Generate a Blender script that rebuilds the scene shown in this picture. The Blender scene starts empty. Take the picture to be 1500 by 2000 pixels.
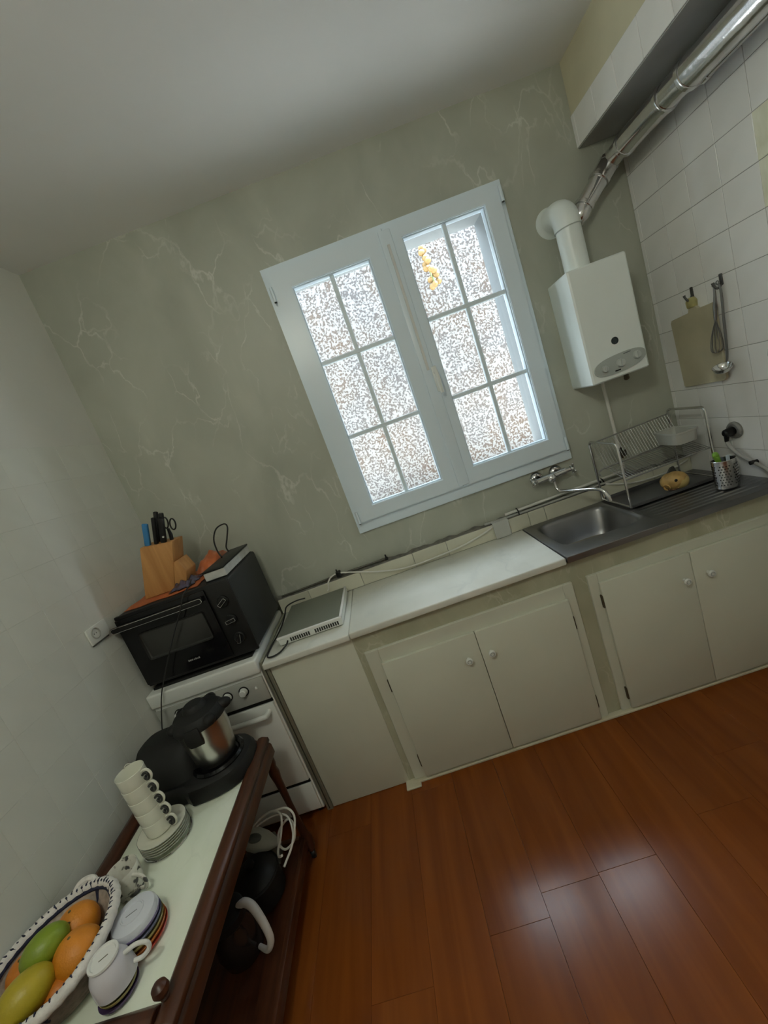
import bpy, bmesh, math, random
from mathutils import Vector, Matrix
random.seed(7)
PI = math.pi
SC = bpy.context.scene
COL = SC.collection

# ------------------------------------------------------------------ camera
cam_d = bpy.data.cameras.new('camera')
cam = bpy.data.objects.new('camera', cam_d); COL.objects.link(cam)
cam_d.sensor_fit = 'HORIZONTAL'; cam_d.sensor_width = 36.0
cam_d.lens = 799.3 / 1500 * 36.0
cam_d.clip_start = 0.02
right = Vector((0.9408826, -0.03363975, -0.33705829))
down = Vector((-0.33690673, -0.19611921, -0.92088605))
fwd = Vector((-0.03512523, 0.98000287, -0.19585861))
m = Matrix.Identity(4)
for i in range(3):
    m[i][0] = right[i]; m[i][1] = -down[i]; m[i][2] = -fwd[i]
m.translation = Vector((1.3721, -2.2678, 1.6664))
cam.matrix_world = m
SC.camera = cam

# ------------------------------------------------------------------ world, sun, daylight, exposure
w = bpy.data.worlds.new('world'); SC.world = w; w.use_nodes = True
bg = w.node_tree.nodes['Background']
bg.inputs[0].default_value = (0.80, 0.90, 1.0, 1); bg.inputs[1].default_value = 13.0
sd = bpy.data.lights.new('sun', 'SUN'); sun = bpy.data.objects.new('sun', sd); COL.objects.link(sun)
sd.energy = 125; sd.angle = math.radians(1.5); sd.color = (1.0, 0.97, 0.93)
sun.rotation_euler = Vector((-0.5, -0.15, -0.86)).to_track_quat('-Z', 'Y').to_euler()
# portal: helps the sky light find the window (it emits nothing itself)
ad = bpy.data.lights.new('portal_window', 'AREA'); al = bpy.data.objects.new('portal_window', ad); COL.objects.link(al)
ad.shape = 'RECTANGLE'; ad.size = 1.12; ad.size_y = 1.30; ad.cycles.is_portal = True
al.location = (1.742, .245, 1.87); al.rotation_euler = (-PI/2, 0, 0)
FILL_STRENGTH, FILL_COL = 48, (.98, 1.0, .85)      # added fill globe, out of view behind the camera
SC.view_settings.view_transform = 'Standard'; SC.view_settings.look = 'None'
SC.view_settings.gamma = 1.0; SC.view_settings.use_curve_mapping = False
SC.view_settings.exposure = 0.06
try:
    SC.cycles.use_denoising = True
    SC.cycles.max_bounces = 10; SC.cycles.diffuse_bounces = 6; SC.cycles.transparent_max_bounces = 12
    SC.cycles.sample_clamp_indirect = 4.0
    SC.cycles.caustics_reflective = False; SC.cycles.caustics_refractive = False
except Exception: pass

# ------------------------------------------------------------------ materials
def lin(c):
    return tuple((x/12.92 if x <= .04045 else ((x+.055)/1.055)**2.4) for x in c)
MATS = {}
def mat(name, col, rough=.5, metal=0., spec=.5, var=0., vscale=6., bump=0., bscale=80., rvar=0., coat=0., stretch=None, rnd=0., trans=0., alpha=1.):
    """principled material; colour (linear) varied by noise, optional bump"""
    if name in MATS: return MATS[name]
    M = bpy.data.materials.new(name); M.use_nodes = True; nt = M.node_tree; N = nt.nodes; L = nt.links
    b = N['Principled BSDF']
    b.inputs['Base Color'].default_value = (*col, 1); b.inputs['Roughness'].default_value = rough
    b.inputs['Metallic'].default_value = metal; b.inputs['Specular IOR Level'].default_value = spec
    b.inputs['Coat Weight'].default_value = coat
    b.inputs['Transmission Weight'].default_value = trans; b.inputs['Alpha'].default_value = alpha
    tc = N.new('ShaderNodeTexCoord'); mp = N.new('ShaderNodeMapping'); L.new(tc.outputs['Object'], mp.inputs[0])
    if stretch: mp.inputs['Scale'].default_value = stretch
    last = None
    if var > 0:
        n = N.new('ShaderNodeTexNoise'); n.inputs['Scale'].default_value = vscale; n.inputs['Detail'].default_value = 5
        L.new(mp.outputs[0], n.inputs['Vector'])
        r = N.new('ShaderNodeMapRange'); r.inputs[1].default_value = .3; r.inputs[2].default_value = .7
        r.inputs[3].default_value = 1-var; r.inputs[4].default_value = 1+var
        L.new(n.outputs[0], r.inputs[0]); last = r.outputs[0]
    if rnd > 0:
        oi = N.new('ShaderNodeObjectInfo'); r2 = N.new('ShaderNodeMapRange')
        r2.inputs[3].default_value = 1-rnd; r2.inputs[4].default_value = 1+rnd
        L.new(oi.outputs['Random'], r2.inputs[0])
        if last:
            mu = N.new('ShaderNodeMath'); mu.operation = 'MULTIPLY'; L.new(last, mu.inputs[0]); L.new(r2.outputs[0], mu.inputs[1]); last = mu.outputs[0]
        else: last = r2.outputs[0]
    if last:
        v = N.new('ShaderNodeVectorMath'); v.operation = 'SCALE'; v.inputs[0].default_value = col
        L.new(last, v.inputs['Scale']); L.new(v.outputs[0], b.inputs['Base Color'])
    if bump > 0:
        n2 = N.new('ShaderNodeTexNoise'); n2.inputs['Scale'].default_value = bscale; n2.inputs['Detail'].default_value = 3
        L.new(mp.outputs[0], n2.inputs['Vector'])
        bu = N.new('ShaderNodeBump'); bu.inputs['Strength'].default_value = bump; bu.inputs['Distance'].default_value = .004
        L.new(n2.outputs[0], bu.inputs['Height']); L.new(bu.outputs[0], b.inputs['Normal'])
    if rvar > 0:
        n3 = N.new('ShaderNodeTexNoise'); n3.inputs['Scale'].default_value = 9
        L.new(mp.outputs[0], n3.inputs['Vector'])
        r3 = N.new('ShaderNodeMapRange'); r3.inputs[3].default_value = max(0, rough-rvar); r3.inputs[4].default_value = rough+rvar
        L.new(n3.outputs[0], r3.inputs[0]); L.new(r3.outputs[0], b.inputs['Roughness'])
    MATS[name] = M
    return M

def ramp(N, stops):
    r = N.new('ShaderNodeValToRGB'); e = r.color_ramp.elements
    e[0].position, e[0].color = stops[0][0], (*stops[0][1], 1)
    e[1].position, e[1].color = stops[-1][0], (*stops[-1][1], 1)
    for p, c in stops[1:-1]:
        k = e.new(p); k.color = (*c, 1)
    return r

def mat_marble(name, c1, c2, vein, scale=1.0, vamt=.8, rough=.45, width=.012):
    M = bpy.data.materials.new(name); M.use_nodes = True; nt = M.node_tree; N = nt.nodes; L = nt.links
    b = N['Principled BSDF']; b.inputs['Roughness'].default_value = rough; b.inputs['Specular IOR Level'].default_value = .35
    tc = N.new('ShaderNodeTexCoord')
    mp = N.new('ShaderNodeMapping'); mp.inputs['Rotation'].default_value = (0, .5, 0); mp.inputs['Scale'].default_value = (1.5*scale, scale, .8*scale)
    L.new(tc.outputs['Object'], mp.inputs[0])
    nb = N.new('ShaderNodeTexNoise'); nb.inputs['Scale'].default_value = 2.2; nb.inputs['Detail'].default_value = 7; nb.inputs['Distortion'].default_value = .6
    L.new(mp.outputs[0], nb.inputs['Vector'])
    rb = ramp(N, [(.3, c1), (.7, c2)]); L.new(nb.outputs[0], rb.inputs[0])
    nd = N.new('ShaderNodeTexNoise'); nd.inputs['Scale'].default_value = 2.6; nd.inputs['Detail'].default_value = 6; L.new(mp.outputs[0], nd.inputs['Vector'])
    sc = N.new('ShaderNodeVectorMath'); sc.operation = 'SCALE'; sc.inputs['Scale'].default_value = .55; L.new(nd.outputs[1], sc.inputs[0])
    ad_ = N.new('ShaderNodeVectorMath'); ad_.operation = 'ADD'; L.new(mp.outputs[0], ad_.inputs[0]); L.new(sc.outputs[0], ad_.inputs[1])
    masks = []
    for s, wd in ((2.1, width), (4.3, width*.75)):
        vo = N.new('ShaderNodeTexVoronoi'); vo.feature = 'DISTANCE_TO_EDGE'; vo.inputs['Scale'].default_value = s; L.new(ad_.outputs[0], vo.inputs['Vector'])
        r = N.new('ShaderNodeMapRange'); r.inputs[1].default_value = 0; r.inputs[2].default_value = wd*s; r.inputs[3].default_value = 1; r.inputs[4].default_value = 0
        L.new(vo.outputs['Distance'], r.inputs[0])
        nm = N.new('ShaderNodeTexNoise'); nm.inputs['Scale'].default_value = s*1.1; nm.inputs['Detail'].default_value = 3
        L.new(tc.outputs['Object'], nm.inputs['Vector'])
        rm = N.new('ShaderNodeMapRange'); rm.inputs[1].default_value = .5; rm.inputs[2].default_value = .68; L.new(nm.outputs[0], rm.inputs[0])
        mu = N.new('ShaderNodeMath'); mu.operation = 'MULTIPLY'; L.new(r.outputs[0], mu.inputs[0]); L.new(rm.outputs[0], mu.inputs[1]); masks.append(mu.outputs[0])
    mx = N.new('ShaderNodeMath'); mx.operation = 'MAXIMUM'; L.new(masks[0], mx.inputs[0]); L.new(masks[1], mx.inputs[1])
    ma = N.new('ShaderNodeMath'); ma.operation = 'MULTIPLY'; ma.inputs[1].default_value = vamt; L.new(mx.outputs[0], ma.inputs[0])
    mix = N.new('ShaderNodeMixRGB'); L.new(ma.outputs[0], mix.inputs[0]); L.new(rb.outputs[0], mix.inputs[1]); mix.inputs[2].default_value = (*vein, 1)
    L.new(mix.outputs[0], b.inputs['Base Color'])
    MATS[name] = M; return M

def mat_wood(name, c1, c2, axis='Y', rough=.35, scale=1., spec=.4, coat=0., bump=0., rnd=.1):
    M = bpy.data.materials.new(name); M.use_nodes = True; nt = M.node_tree; N = nt.nodes; L = nt.links
    b = N['Principled BSDF']; b.inputs['Roughness'].default_value = rough; b.inputs['Specular IOR Level'].default_value = spec; b.inputs['Coat Weight'].default_value = coat
    b.inputs['Coat Roughness'].default_value = .25
    tc = N.new('ShaderNodeTexCoord'); mp = N.new('ShaderNodeMapping'); L.new(tc.outputs['Object'], mp.inputs[0])
    s = {'X': (1.2, 14, 14), 'Y': (14, 1.2, 14), 'Z': (14, 14, 1.2)}[axis]
    mp.inputs['Scale'].default_value = tuple(v*scale for v in s)
    oi = N.new('ShaderNodeObjectInfo'); ml = N.new('ShaderNodeMath'); ml.operation = 'MULTIPLY'; ml.inputs[1].default_value = 37; L.new(oi.outputs['Random'], ml.inputs[0])
    cb = N.new('ShaderNodeCombineXYZ'); [L.new(ml.outputs[0], cb.inputs[i]) for i in range(3)]; L.new(cb.outputs[0], mp.inputs['Location'])
    n = N.new('ShaderNodeTexNoise'); n.inputs['Scale'].default_value = 1.; n.inputs['Detail'].default_value = 8; n.inputs['Distortion'].default_value = .8; L.new(mp.outputs[0], n.inputs['Vector'])
    r = ramp(N, [(.3, c1), (.7, c2)]); L.new(n.outputs[0], r.inputs[0])
    r2 = N.new('ShaderNodeMapRange'); r2.inputs[3].default_value = 1-rnd; r2.inputs[4].default_value = 1+rnd; L.new(oi.outputs['Random'], r2.inputs[0])
    v = N.new('ShaderNodeVectorMath'); v.operation = 'SCALE'; L.new(r.outputs[0], v.inputs[0]); L.new(r2.outputs[0], v.inputs['Scale'])
    L.new(v.outputs[0], b.inputs['Base Color'])
    if bump:
        bu = N.new('ShaderNodeBump'); bu.inputs['Strength'].default_value = bump; bu.inputs['Distance'].default_value = .002
        n2 = N.new('ShaderNodeTexNoise'); n2.inputs['Scale'].default_value = 2.2; L.new(tc.outputs['Object'], n2.inputs['Vector'])
        L.new(n2.outputs[0], bu.inputs['Height']); L.new(bu.outputs[0], b.inputs['Normal'])
    MATS[name] = M; return M

def mat_glass(name, tint=(.96, .98, .98), ior=1.45):
    M = bpy.data.materials.new(name); M.use_nodes = True; nt = M.node_tree; N = nt.nodes; L = nt.links
    N.remove(N['Principled BSDF']); out = N['Material Output']
    t = N.new('ShaderNodeBsdfTransparent'); t.inputs[0].default_value = (*tint, 1)
    g = N.new('ShaderNodeBsdfGlossy'); g.inputs['Roughness'].default_value = .02
    # Schlick reflectance, the same from both faces of the thin pane
    lw = N.new('ShaderNodeLayerWeight'); lw.inputs[0].default_value = .5
    p5 = N.new('ShaderNodeMath'); p5.operation = 'POWER'; p5.inputs[1].default_value = 5; L.new(lw.outputs['Facing'], p5.inputs[0])
    f = N.new('ShaderNodeMath'); f.operation = 'MULTIPLY_ADD'; f.inputs[1].default_value = .7; f.inputs[2].default_value = .03; L.new(p5.outputs[0], f.inputs[0])
    mx = N.new('ShaderNodeMixShader'); L.new(f.outputs[0], mx.inputs[0]); L.new(t.outputs[0], mx.inputs[1]); L.new(g.outputs[0], mx.inputs[2]); L.new(mx.outputs[0], out.inputs[0])
    MATS[name] = M; return M

def mat_pebble(name):
    M = bpy.data.materials.new(name); M.use_nodes = True; nt = M.node_tree; N = nt.nodes; L = nt.links
    b = N['Principled BSDF']; b.inputs['Roughness'].default_value = .9
    tc = N.new('ShaderNodeTexCoord')
    nd = N.new('ShaderNodeTexNoise'); nd.inputs['Scale'].default_value = 60; nd.inputs['Detail'].default_value = 3; L.new(tc.outputs['Object'], nd.inputs['Vector'])
    nz = N.new('ShaderNodeTexNoise'); nz.inputs['Scale'].default_value = 2.3; nz.inputs['Detail'].default_value = 4; L.new(tc.outputs['Object'], nz.inputs['Vector'])
    # large zones: pale stone and brown earth
    rz = ramp(N, [(.40, (.028, .026, .027)), (.5, (.030, .024, .021)), (.62, (.032, .020, .013))])
    L.new(nz.outputs[0], rz.inputs[0])
    th = N.new('ShaderNodeMapRange'); th.inputs[1].default_value = .46; th.inputs[2].default_value = .54; L.new(nd.outputs[0], th.inputs[0])
    mix = N.new('ShaderNodeMixRGB'); L.new(th.outputs[0], mix.inputs[0]); L.new(rz.outputs[0], mix.inputs[1]); mix.inputs[2].default_value = (.125, .125, .125, 1)
    L.new(mix.outputs[0], b.inputs['Base Color'])
    bu = N.new('ShaderNodeBump'); bu.inputs['Strength'].default_value = .25; bu.inputs['Distance'].default_value = .01; L.new(nd.outputs[0], bu.inputs['Height']); L.new(bu.outputs[0], b.inputs['Normal'])
    MATS[name] = M; return M

plaster = mat('plaster', (.70, .70, .66), .8, var=.04, vscale=2, bump=.15, bscale=60)
ceil_m = mat('ceiling_paint', (.87, .87, .86), .85, var=.03, vscale=2)
cream = mat('cream_paint', (.62, .58, .42), .7, var=.05)
marble_wall = mat_marble('grey_marble_sheet', lin((.64, .65, .60)), lin((.73, .74, .69)), lin((.90, .90, .87)), .8, .5, .42, .0065)
marble_tile = mat_marble('beige_marble_sheet', lin((.64, .64, .55)), lin((.73, .73, .64)), lin((.86, .86, .80)), 1.6, .4, .4)
marble_top = mat_marble('white_marble', lin((.82, .82, .78)), lin((.89, .89, .86)), lin((.72, .74, .73)), .9, .25, .22, .02)
marble_cart = mat_marble('cart_marble', lin((.92, .95, .87)), lin((.96, .98, .92)), lin((.82, .84, .79)), 2.0, .3, .2, .02)
tile_white = mat('white_tile_glaze', (.86, .86, .85), .25, var=.03, vscale=5, rnd=.03, bump=.05, bscale=8)
tile_left = mat('painted_tile', (.70, .71, .66), .5, var=.03, vscale=5)
grout = mat('grout', (.36, .36, .34), .9, var=.1, vscale=20)
grout_l = mat('painted_grout', (.66, .67, .62), .9, var=.05, vscale=20)
cab = mat('cabinet_paint', (.64, .65, .55), .45, var=.03, vscale=3, bump=.06, bscale=30)
pvc = mat('white_pvc', (.74, .84, .92), .3, var=.01)
white_en = mat('white_enamel', (.76, .78, .75), .3, var=.02)
boiler_m = mat('boiler_enamel', (.84, .90, .88), .32, var=.01)
grey_pl = mat('grey_plastic', (.42, .46, .44), .4, var=.03)
black = mat('black_plastic', (.009, .009, .009), .4, spec=.3, var=.1)
black_gl = mat('black_gloss', (.006, .006, .007), .14, spec=.3, var=.1)
black_mt = mat('black_matt', (.010, .010, .0095), .6, spec=.3, var=.15)
dgrey = mat('dark_grey_metal', (.024, .025, .026), .5, spec=.35, var=.1)
chrome = mat('chrome', (.70, .70, .70), .12, metal=1, var=.03)
steel = mat('stainless_steel', (.27, .27, .275), .33, metal=1, var=.08, vscale=8, rvar=.08)
steel_br = mat('brushed_steel', (.62, .61, .58), .25, metal=1, var=.06, vscale=4, stretch=(1, 1, 12))
alu = mat('aluminium_flue', (.72, .71, .71), .14, metal=1, var=.08, vscale=12, bump=.35, bscale=18)
brass_d = mat('old_hinge_metal', (.10, .08, .05), .5, metal=.6, var=.2)
alu_strip = mat('aluminium_strip', (.42, .42, .33), .4, metal=.7, var=.1)
rub = mat('grey_cable', (.38, .38, .36), .5, var=.03)
wcable = mat('white_cable', (.70, .69, .64), .45, var=.03)
bcable = mat('black_cable', (.012, .012, .012), .5, var=.05)
porc = mat('white_porcelain', (.80, .80, .78), .12, var=.01)
porc_cream = mat('cream_porcelain', (.74, .74, .64), .15, var=.02)
straw = mat('woven_straw', (.25, .19, .15), .8, var=.35, vscale=60, bump=.5, bscale=160)
whitecord = mat('white_cord', (.74, .71, .68), .8, var=.12, vscale=50, bump=.4, bscale=150)
navy = mat('navy_yarn', (.015, .018, .045), .85, var=.2, vscale=80)
floor_m = mat_wood('orange_laminate', lin((.42, .21, .075)), lin((.50, .27, .10)), 'Y', .2, 1., .32, bump=.12, rnd=.05)
cart_m = mat_wood('dark_red_wood', lin((.19, .10, .06)), lin((.32, .18, .105)), 'Y', .35, 2., .4, rnd=0)
cart_z = mat_wood('dark_red_wood_upright', lin((.19, .10, .06)), lin((.31, .17, .10)), 'Z', .35, 2., .4, rnd=0)
block_m = mat_wood('beech', lin((.66, .46, .26)), lin((.76, .56, .34)), 'Z', .5, 2., rnd=0)
board_m = mat('cutting_board_plastic', (.48, .44, .31), .55, var=.14, vscale=5)
glass = mat_glass('window_glass')
pebble = mat_pebble('pebble_dash')

# ------------------------------------------------------------------ mesh building
class MB:
    def __init__(s): s.bm = bmesh.new()
    def box(s, x0, x1, y0, y1, z0, z1, bev=0, seg=2, rot=None, piv=None):
        bm = bmesh.new()
        bmesh.ops.create_cube(bm, size=1)
        for v in bm.verts:
            v.co = Vector(((x0+x1)/2+v.co.x*(x1-x0), (y0+y1)/2+v.co.y*(y1-y0), (z0+z1)/2+v.co.z*(z1-z0)))
        if bev: bmesh.ops.bevel(bm, geom=bm.edges[:], offset=bev, segments=seg, affect='EDGES', profile=.5)
        return s.add(bm, rot, piv)
    def add(s, bm, rot=None, piv=None):
        if rot is not None:
            p = Vector(piv) if piv is not None else Vector((0, 0, 0))
            for v in bm.verts: v.co = rot @ (v.co-p) + p
        me = bpy.data.meshes.new('t'); bm.to_mesh(me); bm.free(); s.bm.from_mesh(me); bpy.data.meshes.remove(me)
        return s
    def prism(s, pts, axis, a, b, bev=0, seg=2, rot=None, piv=None):
        """polygon pts in the two axes left over, extruded along axis from a to b"""
        bm = bmesh.new()
        def P(p, t): return {'x': (t, p[0], p[1]), 'y': (p[0], t, p[1]), 'z': (p[0], p[1], t)}[axis]
        A = [bm.verts.new(P(p, a)) for p in pts]; B = [bm.verts.new(P(p, b)) for p in pts]
        n = len(pts)
        bm.faces.new(A); bm.faces.new(B[::-1])
        for i in range(n): bm.faces.new((A[i], B[i], B[(i+1) % n], A[(i+1) % n]))
        bmesh.ops.recalc_face_normals(bm, faces=bm.faces[:])
        if bev: bmesh.ops.bevel(bm, geom=bm.edges[:], offset=bev, segments=seg, affect='EDGES', profile=.5)
        return s.add(bm, rot, piv)
    def tube(s, path, r, n=10, closed=False, cap=True, smooth=0):
        pts = [Vector(p) for p in path]
        if smooth: pts, r = catmull(pts, smooth, r, closed)
        R = r if isinstance(r, (list, tuple)) else [r]*len(pts)
        bm = bmesh.new(); rings = []
        N = len(pts)
        t0 = (pts[1]-pts[0]).normalized()
        up = Vector((0, 0, 1)) if abs(t0.z) < .9 else Vector((1, 0, 0))
        nrm = (up - t0*up.dot(t0)).normalized()
        for i in range(N):
            if closed: t = (pts[(i+1) % N]-pts[i-1])
            else: t = pts[min(i+1, N-1)]-pts[max(i-1, 0)]
            if t.length < 1e-9: t = t0.copy()
            t.normalize()
            nrm = (nrm - t*nrm.dot(t))
            if nrm.length < 1e-6: nrm = t.orthogonal()
            nrm.normalize(); bn = t.cross(nrm)
            rings.append([bm.verts.new(pts[i]+(nrm*math.cos(2*PI*k/n)+bn*math.sin(2*PI*k/n))*R[i]) for k in range(n)])
        for i in range(N if closed else N-1):
            a, b = rings[i], rings[(i+1) % N]
            for k in range(n): bm.faces.new((a[k], a[(k+1) % n], b[(k+1) % n], b[k]))
        if cap and not closed:
            bm.faces.new(rings[0][::-1]); bm.faces.new(rings[-1])
        return s.add(bm)
    def lathe(s, prof, c=(0, 0, 0), n=28, axis=(0, 0, 1), sx=1., sy=1.):
        """profile [(radius, height)] turned about axis through c"""
        bm = bmesh.new(); rings = []
        q = Vector((0, 0, 1)).rotation_difference(Vector(axis)).to_matrix()
        for r, h in prof:
            if r < 1e-5: rings.append([bm.verts.new(q @ Vector((0, 0, h)) + Vector(c))])
            else: rings.append([bm.verts.new(q @ Vector((r*sx*math.cos(2*PI*k/n), r*sy*math.sin(2*PI*k/n), h)) + Vector(c)) for k in range(n)])
        for a, b in zip(rings, rings[1:]):
            if len(a) == 1 and len(b) == 1: continue
            for k in range(n):
                k2 = (k+1) % n
                if len(a) == 1: bm.faces.new((a[0], b[k], b[k2]))
                elif len(b) == 1: bm.faces.new((a[k], a[k2], b[0]))
                else: bm.faces.new((a[k], a[k2], b[k2], b[k]))
        bmesh.ops.recalc_face_normals(bm, faces=bm.faces[:])
        return s.add(bm)
    def ell(s, c, rx, ry, rz, rot=None, nu=20, nv=12, jit=0):
        bm = bmesh.new(); bmesh.ops.create_uvsphere(bm, u_segments=nu, v_segments=nv, radius=1)
        for v in bm.verts:
            k = 1+jit*math.sin(7*v.co.x+3*v.co.y)*math.cos(5*v.co.z+2*v.co.y)
            v.co = Vector((v.co.x*rx*k, v.co.y*ry*k, v.co.z*rz*k))
            if rot is not None: v.co = rot @ v.co
            v.co += Vector(c)
        return s.add(bm)
    def grid(s, f, nu, nv, wrapu=False):
        bm = bmesh.new()
        V = [[bm.verts.new(f(i/(nu), j/nv)) for j in range(nv+1)] for i in range(nu if wrapu else nu+1)]
        for i in range(nu):
            for j in range(nv):
                i2 = (i+1) % nu if wrapu else i+1
                bm.faces.new((V[i][j], V[i2][j], V[i2][j+1], V[i][j+1]))
        return s.add(bm)
    def loft(s, loops, cap0=False, cap1=False):
        bm = bmesh.new(); R = [[bm.verts.new(p) for p in lp] for lp in loops]; n = len(R[0])
        for a, b in zip(R, R[1:]):
            for k in range(n): bm.faces.new((a[k], a[(k+1) % n], b[(k+1) % n], b[k]))
        if cap0: bm.faces.new(R[0][::-1])
        if cap1: bm.faces.new(R[-1])
        bmesh.ops.recalc_face_normals(bm, faces=bm.faces[:])
        return s.add(bm)

def catmull(pts, k, r, closed):
    R = r if isinstance(r, (list, tuple)) else [r]*len(pts)
    out, ro = [], []
    n = len(pts); segs = n if closed else n-1
    for i in range(segs):
        if closed: p = [pts[(i+j) % n] for j in (-1, 0, 1, 2)]
        else: p = [pts[max(0, i-1)], pts[i], pts[i+1], pts[min(n-1, i+2)]]
        for j in range(k):
            t = j/k
            out.append(.5*((2*p[1])+(p[2]-p[0])*t+(2*p[0]-5*p[1]+4*p[2]-p[3])*t*t+(3*p[1]-p[0]-3*p[2]+p[3])*t**3))
            ro.append(R[i]*(1-t)+R[(i+1) % n]*t)
    if not closed: out.append(pts[-1]); ro.append(R[-1])
    return out, ro

LOC = {}
def tag(o, label=None, cat=None, group=None, kind=None):
    if label: o['label'] = label
    if cat: o['category'] = cat
    if group: o['group'] = group
    if kind: o['kind'] = kind
    return o
def thing(name, label, cat, loc, group=None):
    o = bpy.data.objects.new(name, None); COL.objects.link(o); o.location = loc; o.empty_display_size = .05
    LOC[o.name] = Vector(loc)
    return tag(o, label, cat, group)
def obj(name, mb, material, parent=None, label=None, cat=None, group=None, kind=None, ang=35):
    """one mesh object from world-space geometry; its origin is its parent's, or its own base"""
    bm = mb.bm
    if parent is not None: org = LOC[parent.name]
    else:
        xs = [v.co for v in bm.verts]
        lo = Vector((min(v[i] for v in xs) for i in range(3))); hi = Vector((max(v[i] for v in xs) for i in range(3)))
        org = Vector(((lo.x+hi.x)/2, (lo.y+hi.y)/2, lo.z))
    for v in bm.verts: v.co -= org
    me = bpy.data.meshes.new(name); bm.to_mesh(me); bm.free()
    me.materials.append(material)
    me.polygons.foreach_set('use_smooth', [True]*len(me.polygons))
    me.set_sharp_from_angle(angle=math.radians(ang))
    o = bpy.data.objects.new(name, me); COL.objects.link(o)
    if parent is not None: o.parent = parent
    else: o.location = org
    LOC[o.name] = org
    return tag(o, label, cat, group, kind)
def mesh_piece(name, mb, material):
    """shared mesh for alike pieces, in its own coordinates"""
    me = bpy.data.meshes.new(name); mb.bm.to_mesh(me); mb.bm.free(); me.materials.append(material)
    return me
def piece(name, me, parent, loc):
    o = bpy.data.objects.new(name, me); COL.objects.link(o); o.parent = parent
    o.location = Vector(loc)-LOC[parent.name]; LOC[o.name] = Vector(loc)
    return o
def copy_tree(o, parent=None):
    c = o.copy(); COL.objects.link(c)
    if parent is not None: c.parent = parent
    for ch in list(o.children): copy_tree(ch, c)
    return c
def RX(a): return Matrix.Rotation(a, 3, 'X')
def RY(a): return Matrix.Rotation(a, 3, 'Y')
def RZ(a): return Matrix.Rotation(a, 3, 'Z')

W, H, Y0 = 2.993, 2.952, -3.8          # room width, height, far (unseen) end
# ------------------------------------------------------------------ room shell
# floor: laminate planks on a slab
fl = obj('floor', MB().box(-.15, W+.15, Y0-.2, .2, -.12, -.008), grout, kind='structure')
pw, pl, gap = .2075, 1.29, .0006
plank_me = {}
def plank(x0, x1, y0, y1):
    x0 = max(x0, 0.0); x1 = min(x1, W); y0 = max(y0, Y0); y1 = min(y1, 0)
    if x1-x0 < .01 or y1-y0 < .02: return
    key = (round(x1-x0, 3), round(y1-y0, 3))
    if key not in plank_me:
        a, b = (x1-x0)/2-gap/2, (y1-y0)/2-gap/2
        plank_me[key] = mesh_piece('plank', MB().box(-a, a, -b, b, -.008, 0, .0006, 1), floor_m)
    piece('plank', plank_me[key], fl, ((x0+x1)/2, (y0+y1)/2, 0))
offs = {0: -1.163, 4: -.895}
k0 = -7
for k in range(k0, 9):
    x0 = 1.39 + pw*k
    end = offs.get(k, -.55 - ((k*0.47) % 1)*1.29)
    y = end
    while y < 0: y += pl
    while y > Y0:
        plank(x0, x0+pw, y-pl, y); y -= pl

obj('ceiling', MB().box(-.15, W+.15, Y0-.2, .22, H, H+.15), ceil_m, kind='structure')
# back wall with window hole
hx0, hx1, hz0, hz1 = 1.18, 2.305, 1.215, 2.525
b = MB()
b.box(-.15, hx0, 0, .24, 0, H); b.box(hx1, W+.15, 0, .24, 0, H)
b.box(hx0, hx1, 0, .24, 0, hz0); b.box(hx0, hx1, 0, .24, hz1, H)
obj('wall_back', b, marble_wall, kind='structure')
# white outer reveal lining
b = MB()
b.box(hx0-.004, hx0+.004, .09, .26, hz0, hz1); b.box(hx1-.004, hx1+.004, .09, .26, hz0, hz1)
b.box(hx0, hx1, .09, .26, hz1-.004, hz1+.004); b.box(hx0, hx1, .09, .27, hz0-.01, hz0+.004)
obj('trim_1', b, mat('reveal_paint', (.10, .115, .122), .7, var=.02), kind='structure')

TP = .155
def tile_piece(a, bsz, th, bev=.002):
    return MB().box(0, th, -a/2, a/2, -bsz/2, bsz/2, bev, 1)
TG = .0022
# left wall: plaster above, painted tiles below 2.08
wl = obj('wall_left', MB().box(-.15, -.006, Y0, 0, 0, 2.08).box(-.15, 0, Y0, 0, 2.08, H), plaster, kind='structure')
obj('grout_bed', MB().box(-.006, -.0012, -2.2, 0, 0, 2.08), grout_l, wl)
tme = mesh_piece('tile', tile_piece(TP-.0009, TP-.0009, .0052, .0006), tile_left)
for r in range(12):
    for c in range(13):
        z = 2.08 - TP*(r+.5); y = -.028+TP/2 - TP*(c+.5) - TP/2
        piece('tile', tme, wl, (-.0052, y, z))
narrow = mesh_piece('tile', tile_piece(.027, TP-.0009, .0052, .0006), tile_left)
for r in range(12): piece('tile', narrow, wl, (-.0052, -.014, 2.08 - TP*(r+.5)))
# right wall: white glazed tiles
wr = obj('wall_right', MB().box(W, W+.15, Y0, 0, 0, H), plaster, kind='structure')
obj('grout_bed', MB().box(W-.003, W, -2.2, 0, .6, 2.587), grout, wr)
tr = mesh_piece('tile', MB().box(-.005, 0, -(TP-TG)/2, (TP-TG)/2, -(TP-TG)/2, (TP-TG)/2, .0008, 1), tile_white)
decor = MATS.get('decor') or mat_marble('decor_tile', lin((.88, .88, .78)), lin((.95, .95, .88)), lin((.62, .65, .48)), 7, .8, .3, .03)
td = mesh_piece('tile', MB().box(-.006, 0, -(TP-TG)/2, (TP-TG)/2, -(TP-TG)/2, (TP-TG)/2, .0008, 1), decor)
for r in range(11):
    for c in range(13):
        z = 0.84 + TP*(r+.5); y = -.028 - TP*(c+.5)
        if z+TP/2 > 2.587: continue
        dec = (c == 4 and r in (7, 8))
        o = piece('tile', td if dec else tr, wr, (W, y, z))
        if dec: o['label'] = 'cream tile with a mottled green pattern'
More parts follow.
